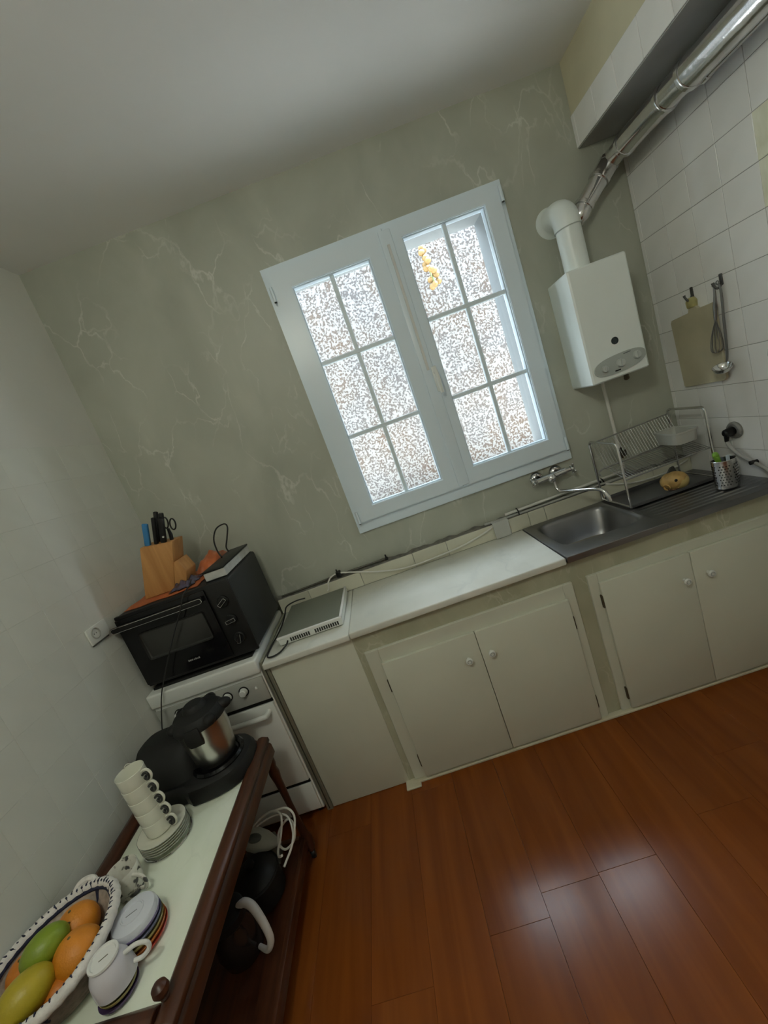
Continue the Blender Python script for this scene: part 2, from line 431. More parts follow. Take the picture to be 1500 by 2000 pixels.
nr = mesh_piece('tile', MB().box(-.005, 0, -.0125, .0125, -(TP-TG)/2, (TP-TG)/2, .0015, 1), tile_white)
for r in range(11): piece('tile', nr, wr, (W, -.014, .84+TP*(r+.5)))
# top row strip between 2.545 and the soffit
# front wall with balcony opening
obj('wall_front', MB().box(-.15, W+.15, Y0-.15, Y0, 0, H), plaster, kind='structure')
# added fill lamp, out of view: brightens cabinets the window leaves dark
cl = thing('fill_lamp', 'added fill lamp, an opal globe out of view behind the camera', 'lamp', (.95, -2.5, 2.66))
em = bpy.data.materials.new('fill_glow'); em.use_nodes = True
eb = em.node_tree.nodes['Principled BSDF']; eb.inputs['Emission Color'].default_value = (*FILL_COL, 1); eb.inputs['Emission Strength'].default_value = FILL_STRENGTH
obj('globe', MB().ell((.95, -2.5, 2.79), .13, .13, .12, nu=24, nv=16), em, cl)
obj('fill_lamp_rose', MB().lathe([(0, 0), (.07, 0), (.075, .01), (.06, .04), (.05, .055), (0, .055)], (.95, -2.5, 2.8965), 28), white_en, cl)
# soffit along the right wall: cream paint above a band of tiles
xb, zb, zt = 2.788, 2.587, 2.727
so = obj('trim_2', MB().box(xb, W, Y0, -.001, zb, H), cream, kind='structure', label='soffit boxed out over the pipe, cream paint above a tile band')
obj('grout_bed', MB().box(xb-.003, xb, -2.2, -.001, zb, zt), grout, so)
tb = mesh_piece('tile', MB().box(-.006, 0, -(TP-TG)/2, (TP-TG)/2, -(zt-zb)/2, (zt-zb)/2-.001, .0018, 1), tile_white)
for c in range(-1, 12):
    y = -.028-TP*(c+.5)
    if c == -1: continue
    piece('tile', tb, so, (xb, y, (zb+zt)/2))
piece('tile', mesh_piece('tile', MB().box(-.006, 0, -.0125, .0125, -(zt-zb)/2, (zt-zb)/2-.001, .0018, 1), tile_white), so, (xb, -.0145, (zb+zt)/2))
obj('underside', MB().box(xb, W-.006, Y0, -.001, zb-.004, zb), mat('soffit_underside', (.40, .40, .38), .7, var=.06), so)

# outside: rough speckled garden wall, unseen ground raised for its bounce
rk = MB()
rr = random.Random(3)
def rough_wall(u, v):
    x = -2+7*u; z = 3.35*v
    d = .03*math.sin(3.1*x+1.7*z)+.012*math.sin(7.3*x-4.1*z)+.01*math.sin(11*z+5*x)
    return Vector((x, 1.45+d+.12*v, z))
rk.grid(rough_wall, 70, 40)
obj('wall_outside', rk, pebble, kind='structure', ang=80)
obj('ground_bounce', MB().box(-2, 5, .24, 1.6, -.1, 1.0), mat('bounce_gravel', (.72, .71, .69), .9, var=.3, vscale=40), kind='structure')  # unseen ground, set near sill height to bounce sunlight onto the ceiling
# amber cluster hanging on the outer wall
b = MB()
rr = random.Random(5)
for i in range(16):
    t = i/15
    b.ell((2.245+.03*t+rr.uniform(-.03, .03)*(.4+t), 1.33+rr.uniform(-.03, .02), 2.86-.30*t+rr.uniform(-.01, .01)), .03-.008*abs(t-.4), .022, .026, nu=9, nv=6)
st = thing('hanging_blossom', 'orange-yellow blossom hanging outside against the speckled wall', 'plant', (2.25, 1.34, 2.55))
obj('petals', b, mat('amber_petal', (.13, .075, .017), .6, var=.15, vscale=30), st)
obj('stem', MB().tube([(2.24, 1.45, 3.0), (2.243, 1.36, 2.9), (2.25, 1.335, 2.75), (2.27, 1.335, 2.58)], .006, 6, smooth=4), mat('green_stem', (.12, .16, .05), .7, var=.1), st)

# ------------------------------------------------------------------ window (setting)
fx0, fx1, fz0, fz1 = 1.122, 2.375, 1.145, 2.580
def frame_box(b, x0, x1, z0, z1, wl_, wr_, wb, wt, y0, y1, bev=.004):
    """a rectangular frame mitred from one ring, y0 front, y1 back"""
    o = [(x0, z0), (x1, z0), (x1, z1), (x0, z1)]; i = [(x0+wl_, z0+wb), (x1-wr_, z0+wb), (x1-wr_, z1-wt), (x0+wl_, z1-wt)]
    bm = bmesh.new()
    of = [bm.verts.new((p[0], y0, p[1])) for p in o]; inf = [bm.verts.new((p[0], y0, p[1])) for p in i]
    ob = [bm.verts.new((p[0], y1, p[1])) for p in o]; inb = [bm.verts.new((p[0], y1, p[1])) for p in i]
    for k in range(4):
        n = (k+1) % 4
        bm.faces.new((of[k], of[n], inf[n], inf[k])); bm.faces.new((ob[k], inb[k], inb[n], ob[n]))
        bm.faces.new((of[k], ob[k], ob[n], of[n])); bm.faces.new((inf[k], inf[n], inb[n], inb[k]))
    bmesh.ops.recalc_face_normals(bm, faces=bm.faces[:])
    if bev:
        ed = [e for e in bm.edges if abs(e.verts[0].co.y-y0) < 1e-6 and abs(e.verts[1].co.y-y0) < 1e-6 and not ((e.verts[0] in of) != (e.verts[1] in of))]
        bmesh.ops.bevel(bm, geom=ed, offset=bev, segments=2, affect='EDGES')
    b.add(bm); return b
wn = obj('window_1', frame_box(MB(), fx0, fx1, fz0, fz1, .055, .055, .075, .055, -.022, .10), pvc, kind='structure',
         label='white plastic double casement window with six panes in each sash')
for nm, sx0, sx1, sz0, sz1, gx0, gx1, gz0, gz1, lab in (
        ('sash', 1.150, 1.752, 1.205, 2.552, 1.248, 1.654, 1.284, 2.449, 'left casement'),
        ('sash', 1.754, 2.348, 1.205, 2.556, 1.838, 2.262, 1.296, 2.484, 'right casement')):
    s = obj(nm, frame_box(MB(), sx0, sx1, sz0, sz1, gx0-sx0, sx1-gx1, gz0-sz0, sz1-gz1, -.045, .02), pvc, wn, label=lab)
    # glazing bead
    obj('glazing_bead', frame_box(MB(), gx0-.002, gx1+.002, gz0-.002, gz1+.002, .007, .007, .007, .007, -.034, .0, .002), mat('bead_grey', (.55, .64, .70), .5, var=.02), s)
    xm = (gx0+gx1)/2; zs = [gz0+(gz1-gz0)*t for t in (1/3, 2/3)]
    if lab == 'left casement': zs = [1.668, 2.065]
    else: zs = [1.677, 2.086]; xm = 2.055
    bar = MB().box(xm-.011, xm+.011, -.024, -.004, gz0, gz1, .003, 1)
    obj('glazing_bar', bar, mat('bar_pvc', (.76, .86, .92), .4, var=.02), s)
    for z in zs: obj('glazing_bar', MB().box(gx0, gx1, -.026, -.002, z-.011, z+.011, .003, 1), MATS['bar_pvc'], s)
    xsx = [gx0, xm, gx1]; zz = [gz0]+zs+[gz1]
    for i in range(2):
        for j in range(3):
            obj('pane', MB().box(xsx[i], xsx[i+1], -.015, -.011, zz[j], zz[j+1]), glass, s)
    # hinges
    hx = sx0-.012 if lab == 'left casement' else sx1-.002
    for z in (1.235, 2.44 if lab == 'left casement' else 2.50):
        obj('hinge', MB().tube([(hx+.007, -.05, z-.03), (hx+.007, -.05, z+.04)], .008, 10), pvc, s)
        obj('hinge_pin', MB().tube([(hx+.007, -.05, z-.034), (hx+.007, -.05, z-.028)], .0065, 8), black, s)
obj('meeting_stile', MB().box(1.728, 1.790, -.056, -.044, 1.215, 2.54, .005, 2), pvc, wn)
hd = obj('window_handle', MB().box(1.775, 1.803, -.064, -.055, 1.73, 1.86, .004, 2).tube([(1.789, -.06, 1.83), (1.789, -.095, 1.83)], .009, 12)
         .tube([(1.789, -.095, 1.835), (1.789, -.098, 1.78), (1.789, -.095, 1.72)], [.010, .011, .009], 10, smooth=4), white_en, wn)
obj('lock_rod', MB().box(1.7545, 1.768, -.0585, -.055, 1.85, 2.47, .001, 1), mat('rod_steel', (.75, .76, .76), .3, metal=.6, var=.03), wn)
# ------------------------------------------------------------------ base units (masonry, marble faced) and worktops
D = .549
CT = .86
# masonry base faced in beige marble sheet
mb_ = MB()
mb_.box(.972, 1.006, -D, -.5, 0, .826); mb_.box(1.992, 2.062, -D, -.5, 0, .826); mb_.box(2.93, W-.004, -D, -.5, 0, .826)
mb_.box(1.006, 1.992, -D, -.5, .735, .826); mb_.box(2.062, 2.93, -D, -.5, .735, .826)
mb_.box(.972, W-.004, -.10, -.06, 0, .826)
obj('cabinet_base', mb_, marble_tile, None, 'beige marble-faced base wall carrying the white worktop and the sink', 'cabinet base')

def knob_at(x, z, parent):
    o = obj('knob', MB().lathe([(.007, 0), (.007, .012), (.015, .016), (.0165, .024), (.0125, .029), (.0105, .0285), (0, .0265)], (x, -D-.032, z), 20, (0, -1, 0)), white_en, parent)
    obj('knob_ring', MB().lathe([(.0105, .0288), (.0085, .0302), (.0065, .0288)], (x, -D-.032, z), 20, (0, -1, 0)), grey_pl, o)
def cupboard(x0, x1, xm, dx0, dx1, lab, k1, k2, zk, hz, dz1=.668):
    t = thing('cupboard', lab, 'cupboard', ((x0+x1)/2, -D, 0))
    fb = MB().box(x0, dx0+.004, -D-.014, -.50, .012, .735, .002, 1).box(dx1-.004, x1, -D-.014, -.50, .012, .735, .002, 1)
    fb.box(dx0+.004, dx1-.004, -D-.014, -.50, dz1-.004, .735, .002, 1).box(dx0+.004, dx1-.004, -D-.012, -.50, .012, .03, .002, 1)
    obj('frame', fb, cab, t)
    obj('carcass', MB().box(x0+.01, x1-.01, -.5, -.11, .02, .72), mat('carcass_board', (.35, .32, .26), .7, var=.1), t)
    for a, c, side in ((dx0, xm-.0012, 0), (xm+.0012, dx1, 1)):
        d = obj('door', MB().box(a, c, -D-.032, -D-.0145, .024, dz1, .003, 2), cab, t)
        knob_at(k1 if side == 0 else k2, zk, d)
        for z in hz:
            hx = (a-.001 if side == 0 else c+.001)
            obj('hinge', MB().box(hx-.005, hx+.005, -D-.0255, -D-.0135, z-.032, z+.032, .001, 1).tube([(hx, -D-.026, z-.03), (hx, -D-.026, z+.03)], .0035, 8), brass_d, d)
    return t
cupboard(1.004, 1.993, 1.507, 1.063, 1.951, 'white two-door cupboard under the white marble worktop', 1.443, 1.551, .553, (.545, .115))
cupboard(2.062, 2.945, 2.515, 2.103, 2.925, 'white two-door cupboard under the steel sink', 2.467, 2.577, .577, (.60, .105), .694)
# plain front panel at left
t = thing('blank_panel', 'plain white panel closing the counter between the stove and the cupboards', 'panel', (.77, -D, 0))
obj('panel', MB().box(.572, .972, -D-.004, -.51, .003, .828, .003, 2), cab, t)
obj('side_board', MB().box(.572, .588, -.51, -.06, 0, .828), cab, t)
t = thing('edge_strip', 'worn aluminium edge strip standing between the stove and the white panel', 'strip', (.555, -.55, 0))
obj('front_strip', MB().box(.541, .5705, -D-.012, -.50, 0, .83, .002, 1), alu_strip, t)
obj('groove', MB().box(.5525, .5575, -D-.0135, -D-.010, .01, .82), mat('groove_dark', (.05, .05, .035), .7, var=.1), t)
obj('top_strip', MB().box(.541, .5565, -D-.012, -.03, .8305, .862, .001, 1), alu_strip, t)
# skirting along the base
obj('baseboard_back', MB().box(.98, W-.02, -D-.030, -D+.0, 0, .0115, .002, 1).box(.955, 1.03, -D-.055, -D-.0005, 0, .011, .003, 1), mat('skirting', (.62, .58, .44), .6, var=.12, vscale=9), kind='structure')

# worktops
t = thing('worktop', 'white marble worktop between the vented hob and the sink', 'worktop', (1.48, -.3, .83))
obj('slab', MB().box(.974, 1.990, -.577, -.05, .8275, CT, .006, 3), marble_top, t)
t = thing('worktop', 'short white marble worktop piece under the vented hob', 'worktop', (.76, -.3, .83))
obj('slab', MB().box(.558, .9725, -.585, -.05, .8285, CT-.001, .006, 3), marble_top, t)
# tiled upstand along the wall
up = obj('trim_3', MB().box(.545, W-.007, -.048, 0, .826, .94), grout, kind='structure', label='low tiled upstand running behind the worktop and sink')
ux = [.545, .73, 1.045, 1.36, 1.56, 1.87, 2.045, 2.14, 2.46, 2.77, W-.007]
um = mat('upstand_tile', (.62, .61, .50), .35, var=.06, vscale=8, rnd=.06)
for a, c in zip(ux, ux[1:]):
    hw = (c-a)/2-.0012
    piece('tile', mesh_piece('tile', MB().box(-hw, hw, -.006, 0, -.043, .041, .0018, 1), um), up, ((a+c)/2, -.0475, .903))
# rough mortar line on top of the upstand
def mort(u, v):
    x = .545+2.44*u
    h = .010+.004*math.sin(37*x)+.003*math.sin(83*x+1)
    a = PI*v
    return Vector((x, -.004-.030*math.sin(a/2)**2*(1+.25*math.sin(29*x)), .94+h*math.cos(a/2)))
obj('mortar_joint', MB().grid(mort, 160, 4), mat('mortar', (.16, .155, .135), .9, var=.35, vscale=30), up)

# ------------------------------------------------------------------ sink
sk = thing('sink', 'stainless steel inset sink with ribbed drainer on the right', 'sink', (2.49, -.32, .83))
def rrect(cx, cy, hx, hy, r, z, n=64):
    out = []
    for k in range(n):
        a = 2*PI*k/n
        e = r
        c, s = math.cos(a), math.sin(a)
        f = (abs(c)**e+abs(s)**e)**(-1/e)
        out.append(Vector((cx+hx*c*f, cy+hy*s*f, z)))
    return out
bx, by = 2.235, -.285
b = MB()
zt_ = .866
loops = [rrect(2.2185, -.3225, .2265, .2645, 400, zt_-.028), rrect(2.2185, -.3225, .2265, .2645, 400, zt_-.002), rrect(2.2185, -.3225, .2245, .2625, 400, zt_),
         rrect(bx, by, .200, .188, 7, zt_-.001), rrect(bx, by, .192, .180, 6.5, zt_-.006), rrect(bx, by, .186, .174, 6, zt_-.02),
         rrect(bx, by, .176, .164, 5.5, zt_-.12), rrect(bx, by, .165, .152, 5, zt_-.148), rrect(bx, by, .14, .128, 4, zt_-.160), rrect(bx+.0, by, .06, .055, 2.5, zt_-.164), rrect(bx, by, .036, .036, 2, zt_-.166)]
b.loft(loops)
obj('bowl', b, steel, sk, ang=40)
obj('drain', MB().lathe([(.037, .002), (.034, .004), (.028, -.002), (.012, -.004), (.010, .004), (0, .006)], (bx, by, zt_-.167), 24), chrome, sk)
# drainer with ribs
def drn(u, v):
    x = 2.4440+.5395*u; y = -.587+.529*v
    inx = min(1, max(0, (min(u, 1-u)-.05)/.03)); iny = 1 if .1 < v < .9 else 0
    rib = .0035*max(0, math.sin((v-.1)/.8*PI*26))**.7 if iny else 0
    return Vector((x, y, zt_-.004*inx*(1 if .06 < v < .94 else 0)+rib*inx))
b = MB().grid(drn, 20, 170)
b.box(2.4455, 2.9835, -.587, -.583, zt_-.028, zt_-.0005)
obj('drainer', b, steel, sk, ang=60)
# ------------------------------------------------------------------ wall mixer tap
tp = thing('wall_tap', 'chrome wall mixer tap with swivel spout over the sink', 'tap', (2.22, 0, 1.09))
b = MB()
for x in (2.160, 2.272): b.lathe([(.037, .0), (.037, .006), (.030, .016), (.018, .022), (.017, .05)], (x, -.001, 1.10), 24, (0, -1, 0))
b.tube([(2.140, -.055, 1.092), (2.305, -.055, 1.100)], .018, 14)
b.ell((2.222, -.06, 1.088), .027, .025, .027)
obj('body', b, chrome, tp)
for x0, dx in ((2.305, .055), (2.140, -.03)):
    h = MB().tube([(x0, -.055, 1.098), (x0+dx*.5, -.06, 1.10)], .011, 12).ell((x0+dx*.7, -.062, 1.10), .013, .014, .014, nu=12, nv=8)
    for a in range(4):
        c, s = math.cos(a*PI/2+.4), math.sin(a*PI/2+.4)
        h.tube([(x0+dx*.7, -.062, 1.10), (x0+dx*.75, -.062+.026*c, 1.10+.026*s)], [.006, .0045], 8).ell((x0+dx*.75, -.062+.027*c, 1.10+.027*s), .0065, .0065, .0065, nu=8, nv=6)
    obj('handle', h, chrome, tp)
obj('spout', MB().tube([(2.228, -.065, 1.075), (2.228, -.07, 1.035), (2.235, -.085, 1.012), (2.25, -.105, 1.008), (2.30, -.18, 1.007), (2.345, -.247, 1.006), (2.366, -.278, .995), (2.376, -.294, .965), (2.379, -.298, .94)], [.0085]*6+[.0095, .011, .012], 12, smooth=5), chrome, tp)

# ------------------------------------------------------------------ boiler, flue, pipes
bo = thing('water_heater', 'white wall-hung gas water heater with an oval grey control panel', 'water heater', (2.6, -.12, 1.5))
def bx_loop(z, inset=0):
    return [Vector(p) for p in ((2.480+inset, -.002, z), (2.462+inset, -.238+inset, z), (2.470+inset, -.243+inset, z), (2.736-inset, -.243+inset, z), (2.744-inset, -.238+inset, z), (2.738-inset, -.002, z))]
b = MB().loft([bx_loop(1.497, .006), bx_loop(1.503), bx_loop(2.024), bx_loop(2.030, .004)], True, True)
obj('casing', b, boiler_m, bo, ang=30)
el = [(2.607+.128*math.copysign(abs(math.cos(a))**.8, math.cos(a)), 1.562+.042*math.copysign(abs(math.sin(a))**.8, math.sin(a))) for a in [2*PI*k/40 for k in range(40)]]
el = [(x, z+.06*(x-2.607)) for x, z in el]
pn = obj('control_panel', MB().prism(el, 'y', -.249, -.242), grey_pl, bo)
obj('sight_hole', MB().lathe([(.017, 0), (.017, .003), (.013, .003), (.012, .0005), (0, .0005)], (2.607, -.243, 1.666), 24, (0, -1, 0)), mat('dark_glass', (.02, .03, .03), .2, var=.05), bo)
for x, z, r in ((2.528, 1.556, .017), (2.607, 1.560, .021), (2.690, 1.570, .019)):
    k = obj('knob', MB().lathe([(r, 0), (r, .006), (r*.85, .012), (0, .012)], (x, -.249, z), 24, (0, -1, 0)).box(x-.003, x+.003, -.268, -.258, z-r*.8, z+r*.8, .001, 1), mat('pale_grey_plastic', (.52, .56, .54), .4, var=.02), pn)
obj('status_window', MB().box(2.575, 2.602, -.2505, -.2485, 1.527, 1.533), black, pn)
obj('marking', MB().box(2.63, 2.665, -.2505, -.2485, 1.594, 1.598, rot=RY(-.06), piv=(2.65, -.25, 1.596)), mat('dark_print', (.12, .13, .13), .5, var=.05), pn)
obj('gas_valve', MB().tube([(2.70, -.12, 1.50), (2.70, -.12, 1.475)], .012, 10).ell((2.70, -.12, 1.470), .014, .014, .012, nu=10, nv=8), brass_d, bo)
fp = thing('flue_pipe', 'white flue pipe with elbow rising from the water heater into the wall', 'pipe', (2.572, -.14, 2.03))
obj('pipe', MB().tube([(2.572, -.14, 2.031), (2.572, -.14, 2.232)], .0565, 32), boiler_m, fp)
obj('elbow', MB().tube([(2.572, -.14, 2.226), (2.572, -.14, 2.252), (2.572, -.132, 2.281), (2.572, -.108, 2.304), (2.572, -.075, 2.314), (2.572, -.03, 2.316), (2.572, -.001, 2.316)], .060, 32, smooth=3), boiler_m, fp)
obj('seam_ring', MB().tube([(2.572, -.14, 2.224), (2.572, -.14, 2.2285)], .0608, 32), grey_pl, fp)
obj('wall_flange', MB().lathe([(.060, .03), (.064, .012), (.072, .004), (.074, 0)], (2.572, -.001, 2.316), 32, (0, -1, 0)), boiler_m, fp)

al_ = thing('aluminium_duct', 'shiny jointed aluminium flue duct running under the soffit', 'duct', (2.88, -.8, 2.46))
def seg(p, r, nm='duct_section'):
    obj(nm, MB().tube(p, r, 28, smooth=3 if len(p) > 2 else 0), alu, al_, ang=40)
seg([(2.882, -2.1, 2.44), (2.884, -1.2, 2.452), (2.885, -.557, 2.464)], .054)
seg([(2.885, -.56, 2.464), (2.886, -.43, 2.468)], .048)
seg([(2.886, -.44, 2.468), (2.888, -.17, 2.469)], .050)
seg([(2.888, -.19, 2.469), (2.886, -.085, 2.466), (2.868, -.060, 2.450)], .043)
seg([(2.870, -.060, 2.452), (2.815, -.056, 2.402)], .047)
seg([(2.82, -.056, 2.406), (2.760, -.052, 2.352), (2.72, -.048, 2.315)], .044)
seg([(2.725, -.048, 2.32), (2.70, -.046, 2.29), (2.682, -.02, 2.276), (2.678, -.001, 2.273)], .043)
for p, d, r in (((2.885, -.557, 2.464), (0, 1, 0), .057), ((2.886, -.436, 2.468), (0, 1, 0), .054), ((2.888, -.178, 2.469), (0, 1, 0), .053), ((2.874, -.062, 2.456), (-.7, 0, -.6), .048), ((2.818, -.056, 2.405), (-.7, 0, -.7), .050), ((2.725, -.048, 2.32), (-.7, 0, -.7), .048)):
    d = Vector(d).normalized()
    obj('joint_ring', MB().lathe([(r-.006, -.010), (r, -.008), (r+.001, -.003), (r, .002), (r+.001, .006), (r, .010), (r-.006, .011)], p, 28, d), alu, al_)
gp = thing('gas_pipe', 'thin chrome pipe running beside the aluminium duct', 'pipe', (2.96, -.8, 2.41))
obj('pipe', MB().tube([(2.962, -2.1, 2.428), (2.962, -.52, 2.448)], .018, 16), chrome, gp)
obj('end_cap', MB().lathe([(.017, -.02), (.022, -.018), (.022, .006), (.012, .012), (0, .012)], (2.962, -.525, 2.448), 18, (0, 1, 0)), chrome, gp)
# supply pipe below the boiler
sp = thing('supply_pipe', 'white painted water pipe dropping from the heater to the upstand', 'pipe', (2.63, -.03, .95))
obj('pipe', MB().tube([(2.625, -.03, 1.499), (2.630, -.03, 1.10), (2.631, -.03, .985)], .0085, 12), wcable, sp)
obj('valve', MB().tube([(2.630, -.03, 1.115), (2.630, -.03, 1.055)], .014, 12).tube([(2.630, -.03, 1.085), (2.630, -.06, 1.085)], .009, 10).box(2.612, 2.648, -.066, -.058, 1.068, 1.102, .004, 2), mat('dark_valve', (.06, .055, .045), .5, metal=.4, var=.2), sp)
obj('lower_joint', MB().tube([(2.631, -.03, .99), (2.631, -.03, .962)], .012, 12), chrome, sp)
# long conduits over the upstand
def cable(name, pts, r, material, label, cat='cable', n=8, sm=6, group=None):
    return obj(name, MB().tube(pts, r, n, smooth=sm), material, None, label, cat, group)
cable('water_pipe', [(1.93, -.022, .966), (2.06, -.022, .968), (2.27, -.022, .972), (2.50, -.022, .975), (2.615, -.022, .978)], .008, wcable, 'upper white pipe lying along the upstand behind the sink', 'pipe')
cable('water_pipe', [(1.80, -.036, .955), (2.06, -.036, .950), (2.27, -.040, .952), (2.42, -.048, .956), (2.62, -.05, .955)], .007, rub, 'lower grey pipe lying along the upstand behind the sink', 'pipe')
for x, lab in ((2.00, 'black tie round the pipes left of the sink'), (2.497, 'black tie round the pipes behind the dish rack')):
    obj('cable_tie', MB().tube([(x, -.010, .962), (x, -.022, .980), (x, -.044, .972), (x, -.050, .955), (x, -.038, .940), (x, -.020, .95)], .0035, 8, closed=True, smooth=3), black, None, lab, 'cable tie')
cable('white_cable', [(.925, -.03, .975), (1.03, -.058, .952), (1.18, -.066, .905), (1.32, -.066, .880), (1.50, -.066, .882), (1.66, -.066, .895), (1.80, -.062, .925), (1.88, -.05, .952)], .005, wcable, 'white cable sagging over the upstand above the marble worktop')
cable('white_cable', [(2.50, -.055, .952), (2.56, -.062, .93), (2.66, -.064, .905), (2.78, -.064, .898), (2.88, -.062, .908), (2.965, -.06, .93)], .005, wcable, 'white cable sagging behind the dish rack')
cable('white_cable', [(.925, -.036, .978), (.88, -.04, .968), (.855, -.052, .945), (.848, -.062, .915), (.838, -.066, .905)], .0045, wcable, 'short white cable end above the vented hob')
obj('cable_clip', MB().box(.912, .940, -.047, -.012, .952, .985, .004, 2).tube([(.92, -.03, .985), (.92, -.03, .998)], .004, 8), black, None, 'dark clip holding the white cable above the hob', 'clip')
obj('cable_clip', MB().box(1.205, 1.222, -.035, -.012, .952, .965, .003, 2).tube([(1.213, -.024, .962), (1.213, -.024, .982)], .004, 8), black, None, 'small dark clip on the upstand under the window', 'clip')
obj('dark_conduit', MB().tube([(.57, -.028, .953), (.75, -.03, .956), (.92, -.03, .963), (1.10, -.028, .960), (1.21, -.024, .960)], .006, 8, smooth=4), mat('dark_conduit', (.07, .065, .05), .6, var=.2), None, 'dark thin conduit along the upstand above the hob', 'pipe')
obj('cover_plate', MB().box(1.835, 1.925, -.0725, -.0685, .862, .955, .0015, 1).box(1.835, 1.925, -.0725, -.03, .952, .957, .0015, 1), mat('pale_card', (.50, .51, .48), .7, var=.05), None, 'pale grey cover card folded over the pipes under the window', 'cover')

# ------------------------------------------------------------------ dish rack and things at the sink
dr = thing('dish_rack', 'chrome two-tier wire dish rack on the drainer', 'dish rack', (2.68, -.18, .868))
ry0, ry1 = -.315, -.062
for x, zt2, nm in ((2.462, 1.208, 'end_frame'), (2.905, 1.232, 'end_frame')):
    r_ = .0065
    P4 = [(x, ry0, .877), (x, ry0, zt2-.02), (x, ry0+.006, zt2-.006), (x, ry0+.02, zt2), (x, ry1-.02, zt2), (x, ry1-.006, zt2-.006), (x, ry1, zt2-.02), (x, ry1, .877)]
    obj(nm, MB().tube(P4, r_, 10, closed=True), chrome, dr)
ww = mat('rack_wire', (.30, .30, .29), .35, metal=.8, var=.05)
rails = {'back': (-.066, 1.195), 'mid': (-.140, 1.062), 'front': (-.315, 1.018)}
for k, (y, z) in rails.items():
    obj('rail', MB().tube([(2.462, y, z), (2.905, y, z+.015)], .0038 if k != 'mid' else .0045, 8), ww, dr)
b = MB()
for i in range(30):
    x = 2.475+.0145*i
    f = (x-2.462)/.443*.015
    b.tube([(x, -.066, 1.195+f), (x, -.13, 1.075+f), (x, -.140, 1.060+f), (x, -.17, 1.055+f), (x, -.315, 1.018+f)], .0013, 5)
obj('wires', b, ww, dr, kind='stuff')
obj('rail_hook', MB().tube([(2.462, -.14, 1.062), (2.44, -.145, 1.055), (2.432, -.15, 1.046), (2.436, -.152, 1.036)], .0045, 8, smooth=3), ww, dr)
tr_ = MB().box(2.468, 2.900, -.312, -.075, .869, .872, .001, 1)
tr_.box(2.468, 2.900, -.314, -.311, .869, .884, .001, 1).box(2.468, 2.900, -.078, -.074, .869, .888, .001, 1)
obj('drip_tray', tr_, mat('tray_grey', (.10, .10, .105), .35, metal=.3, var=.08), dr)
# translucent plastic container on the upper tier
pc = thing('plastic_container', 'frosted plastic food container on the rack upper tier', 'container', (2.83, -.2, 1.07))
def cont_loop(k, z): return rrect(2.825, -.205, .062*k, .085*k, 6, z, 40)
fr_m = mat('frosted_plastic', (.60, .61, .57), .45, var=.02, alpha=.7)
obj('tub', MB().loft([cont_loop(.85, 1.083), cont_loop(.9, 1.085), cont_loop(.97, 1.135), cont_loop(1.0, 1.137), cont_loop(1.02, 1.137), cont_loop(1.02, 1.141), cont_loop(.96, 1.139), cont_loop(.87, 1.089)], True, True), fr_m, pc)
obj('lid_rim', MB().loft([cont_loop(1.04, 1.139), cont_loop(1.04, 1.147), cont_loop(1.0, 1.147), cont_loop(1.0, 1.139)]), fr_m, pc)
# ceramic creature
tan = mat('tan_ceramic', (.46, .29, .10), .45, var=.25, vscale=30, bump=.4, bscale=90)
ce = thing('ceramic_figure', 'tan and yellow round ceramic fish figure with a dark eye', 'figurine', (2.725, -.27, .872))
b = MB().ell((2.725, -.27, .918), .062, .046, .046, rot=RZ(-.5), nu=28, nv=18, jit=.03)
b.lathe([(.012, 0), (.016, .006), (.014, .012)], (2.672, -.292, .905), 16, Vector((-.8, -.5, 0)).normalized())
obj('body', b, tan, ce)
obj('belly', MB().ell((2.735, -.282, .912), .048, .038, .040, rot=RZ(-.5), nu=20, nv=12), mat('yellow_ceramic', (.50, .38, .15), .4, var=.15, vscale=20), ce)
obj('eye', MB().ell((2.707, -.3105, .930), .0075, .005, .0075, nu=12, nv=8), black, ce)
obj('mouth', MB().tube([(2.668, -.298, .895), (2.685, -.312, .889), (2.705, -.318, .892)], .0028, 6, smooth=3), mat('brown_line', (.12, .06, .03), .6, var=.1), ce)
obj('tail_fin', MB().prism([(2.70, .955), (2.725, .985), (2.745, .988), (2.755, .955)], 'y', -.262, -.252, .003, 1), mat('dark_fin', (.05, .05, .045), .5, var=.1), ce)
# cutlery holder
ch = thing('cutlery_holder', 'perforated stainless cutlery holder at the right end of the drainer', 'utensil holder', (2.843, -.443, .869))
cx, cy = 2.843, -.443
b = MB().lathe([(0, .003), (.043, .003), (.045, .0), (.047, .004), (.047, .128), (.0485, .131), (.047, .133), (.0445, .130), (.0445, .01), (0, .008)], (cx, cy, .8705), 36, (0, 0, 1), 1.05, .9)
obj('cup', b, steel_br, ch)
b = MB()
for r in range(8):
    for c in range(26):
        a = 2*PI*c/26+(r % 2)*PI/26
        if c % 5 == 4: continue
        d = Vector((math.cos(a), math.sin(a), 0))
        b.lathe([(.0026, 0), (.0026, .0006), (0, .0006)], (cx+.0494*math.cos(a), cy+.0424*math.sin(a), .890+.0125*r), 7, d)
obj('perforations', b, black, ch, kind='stuff')
gm = mat('lime_plastic', (.20, .42, .05), .4, var=.08)
o = thing('scrub_brush', 'lime green handled brush standing in the steel holder', 'brush', (2.82, -.44, .88))
obj('handle', MB().tube([(2.838, -.44, .882), (2.822, -.445, .98), (2.806, -.452, 1.032)], [.008, .010, .013], 12, smooth=4).ell((2.804, -.453, 1.036), .014, .010, .014, nu=12, nv=8), gm, o)
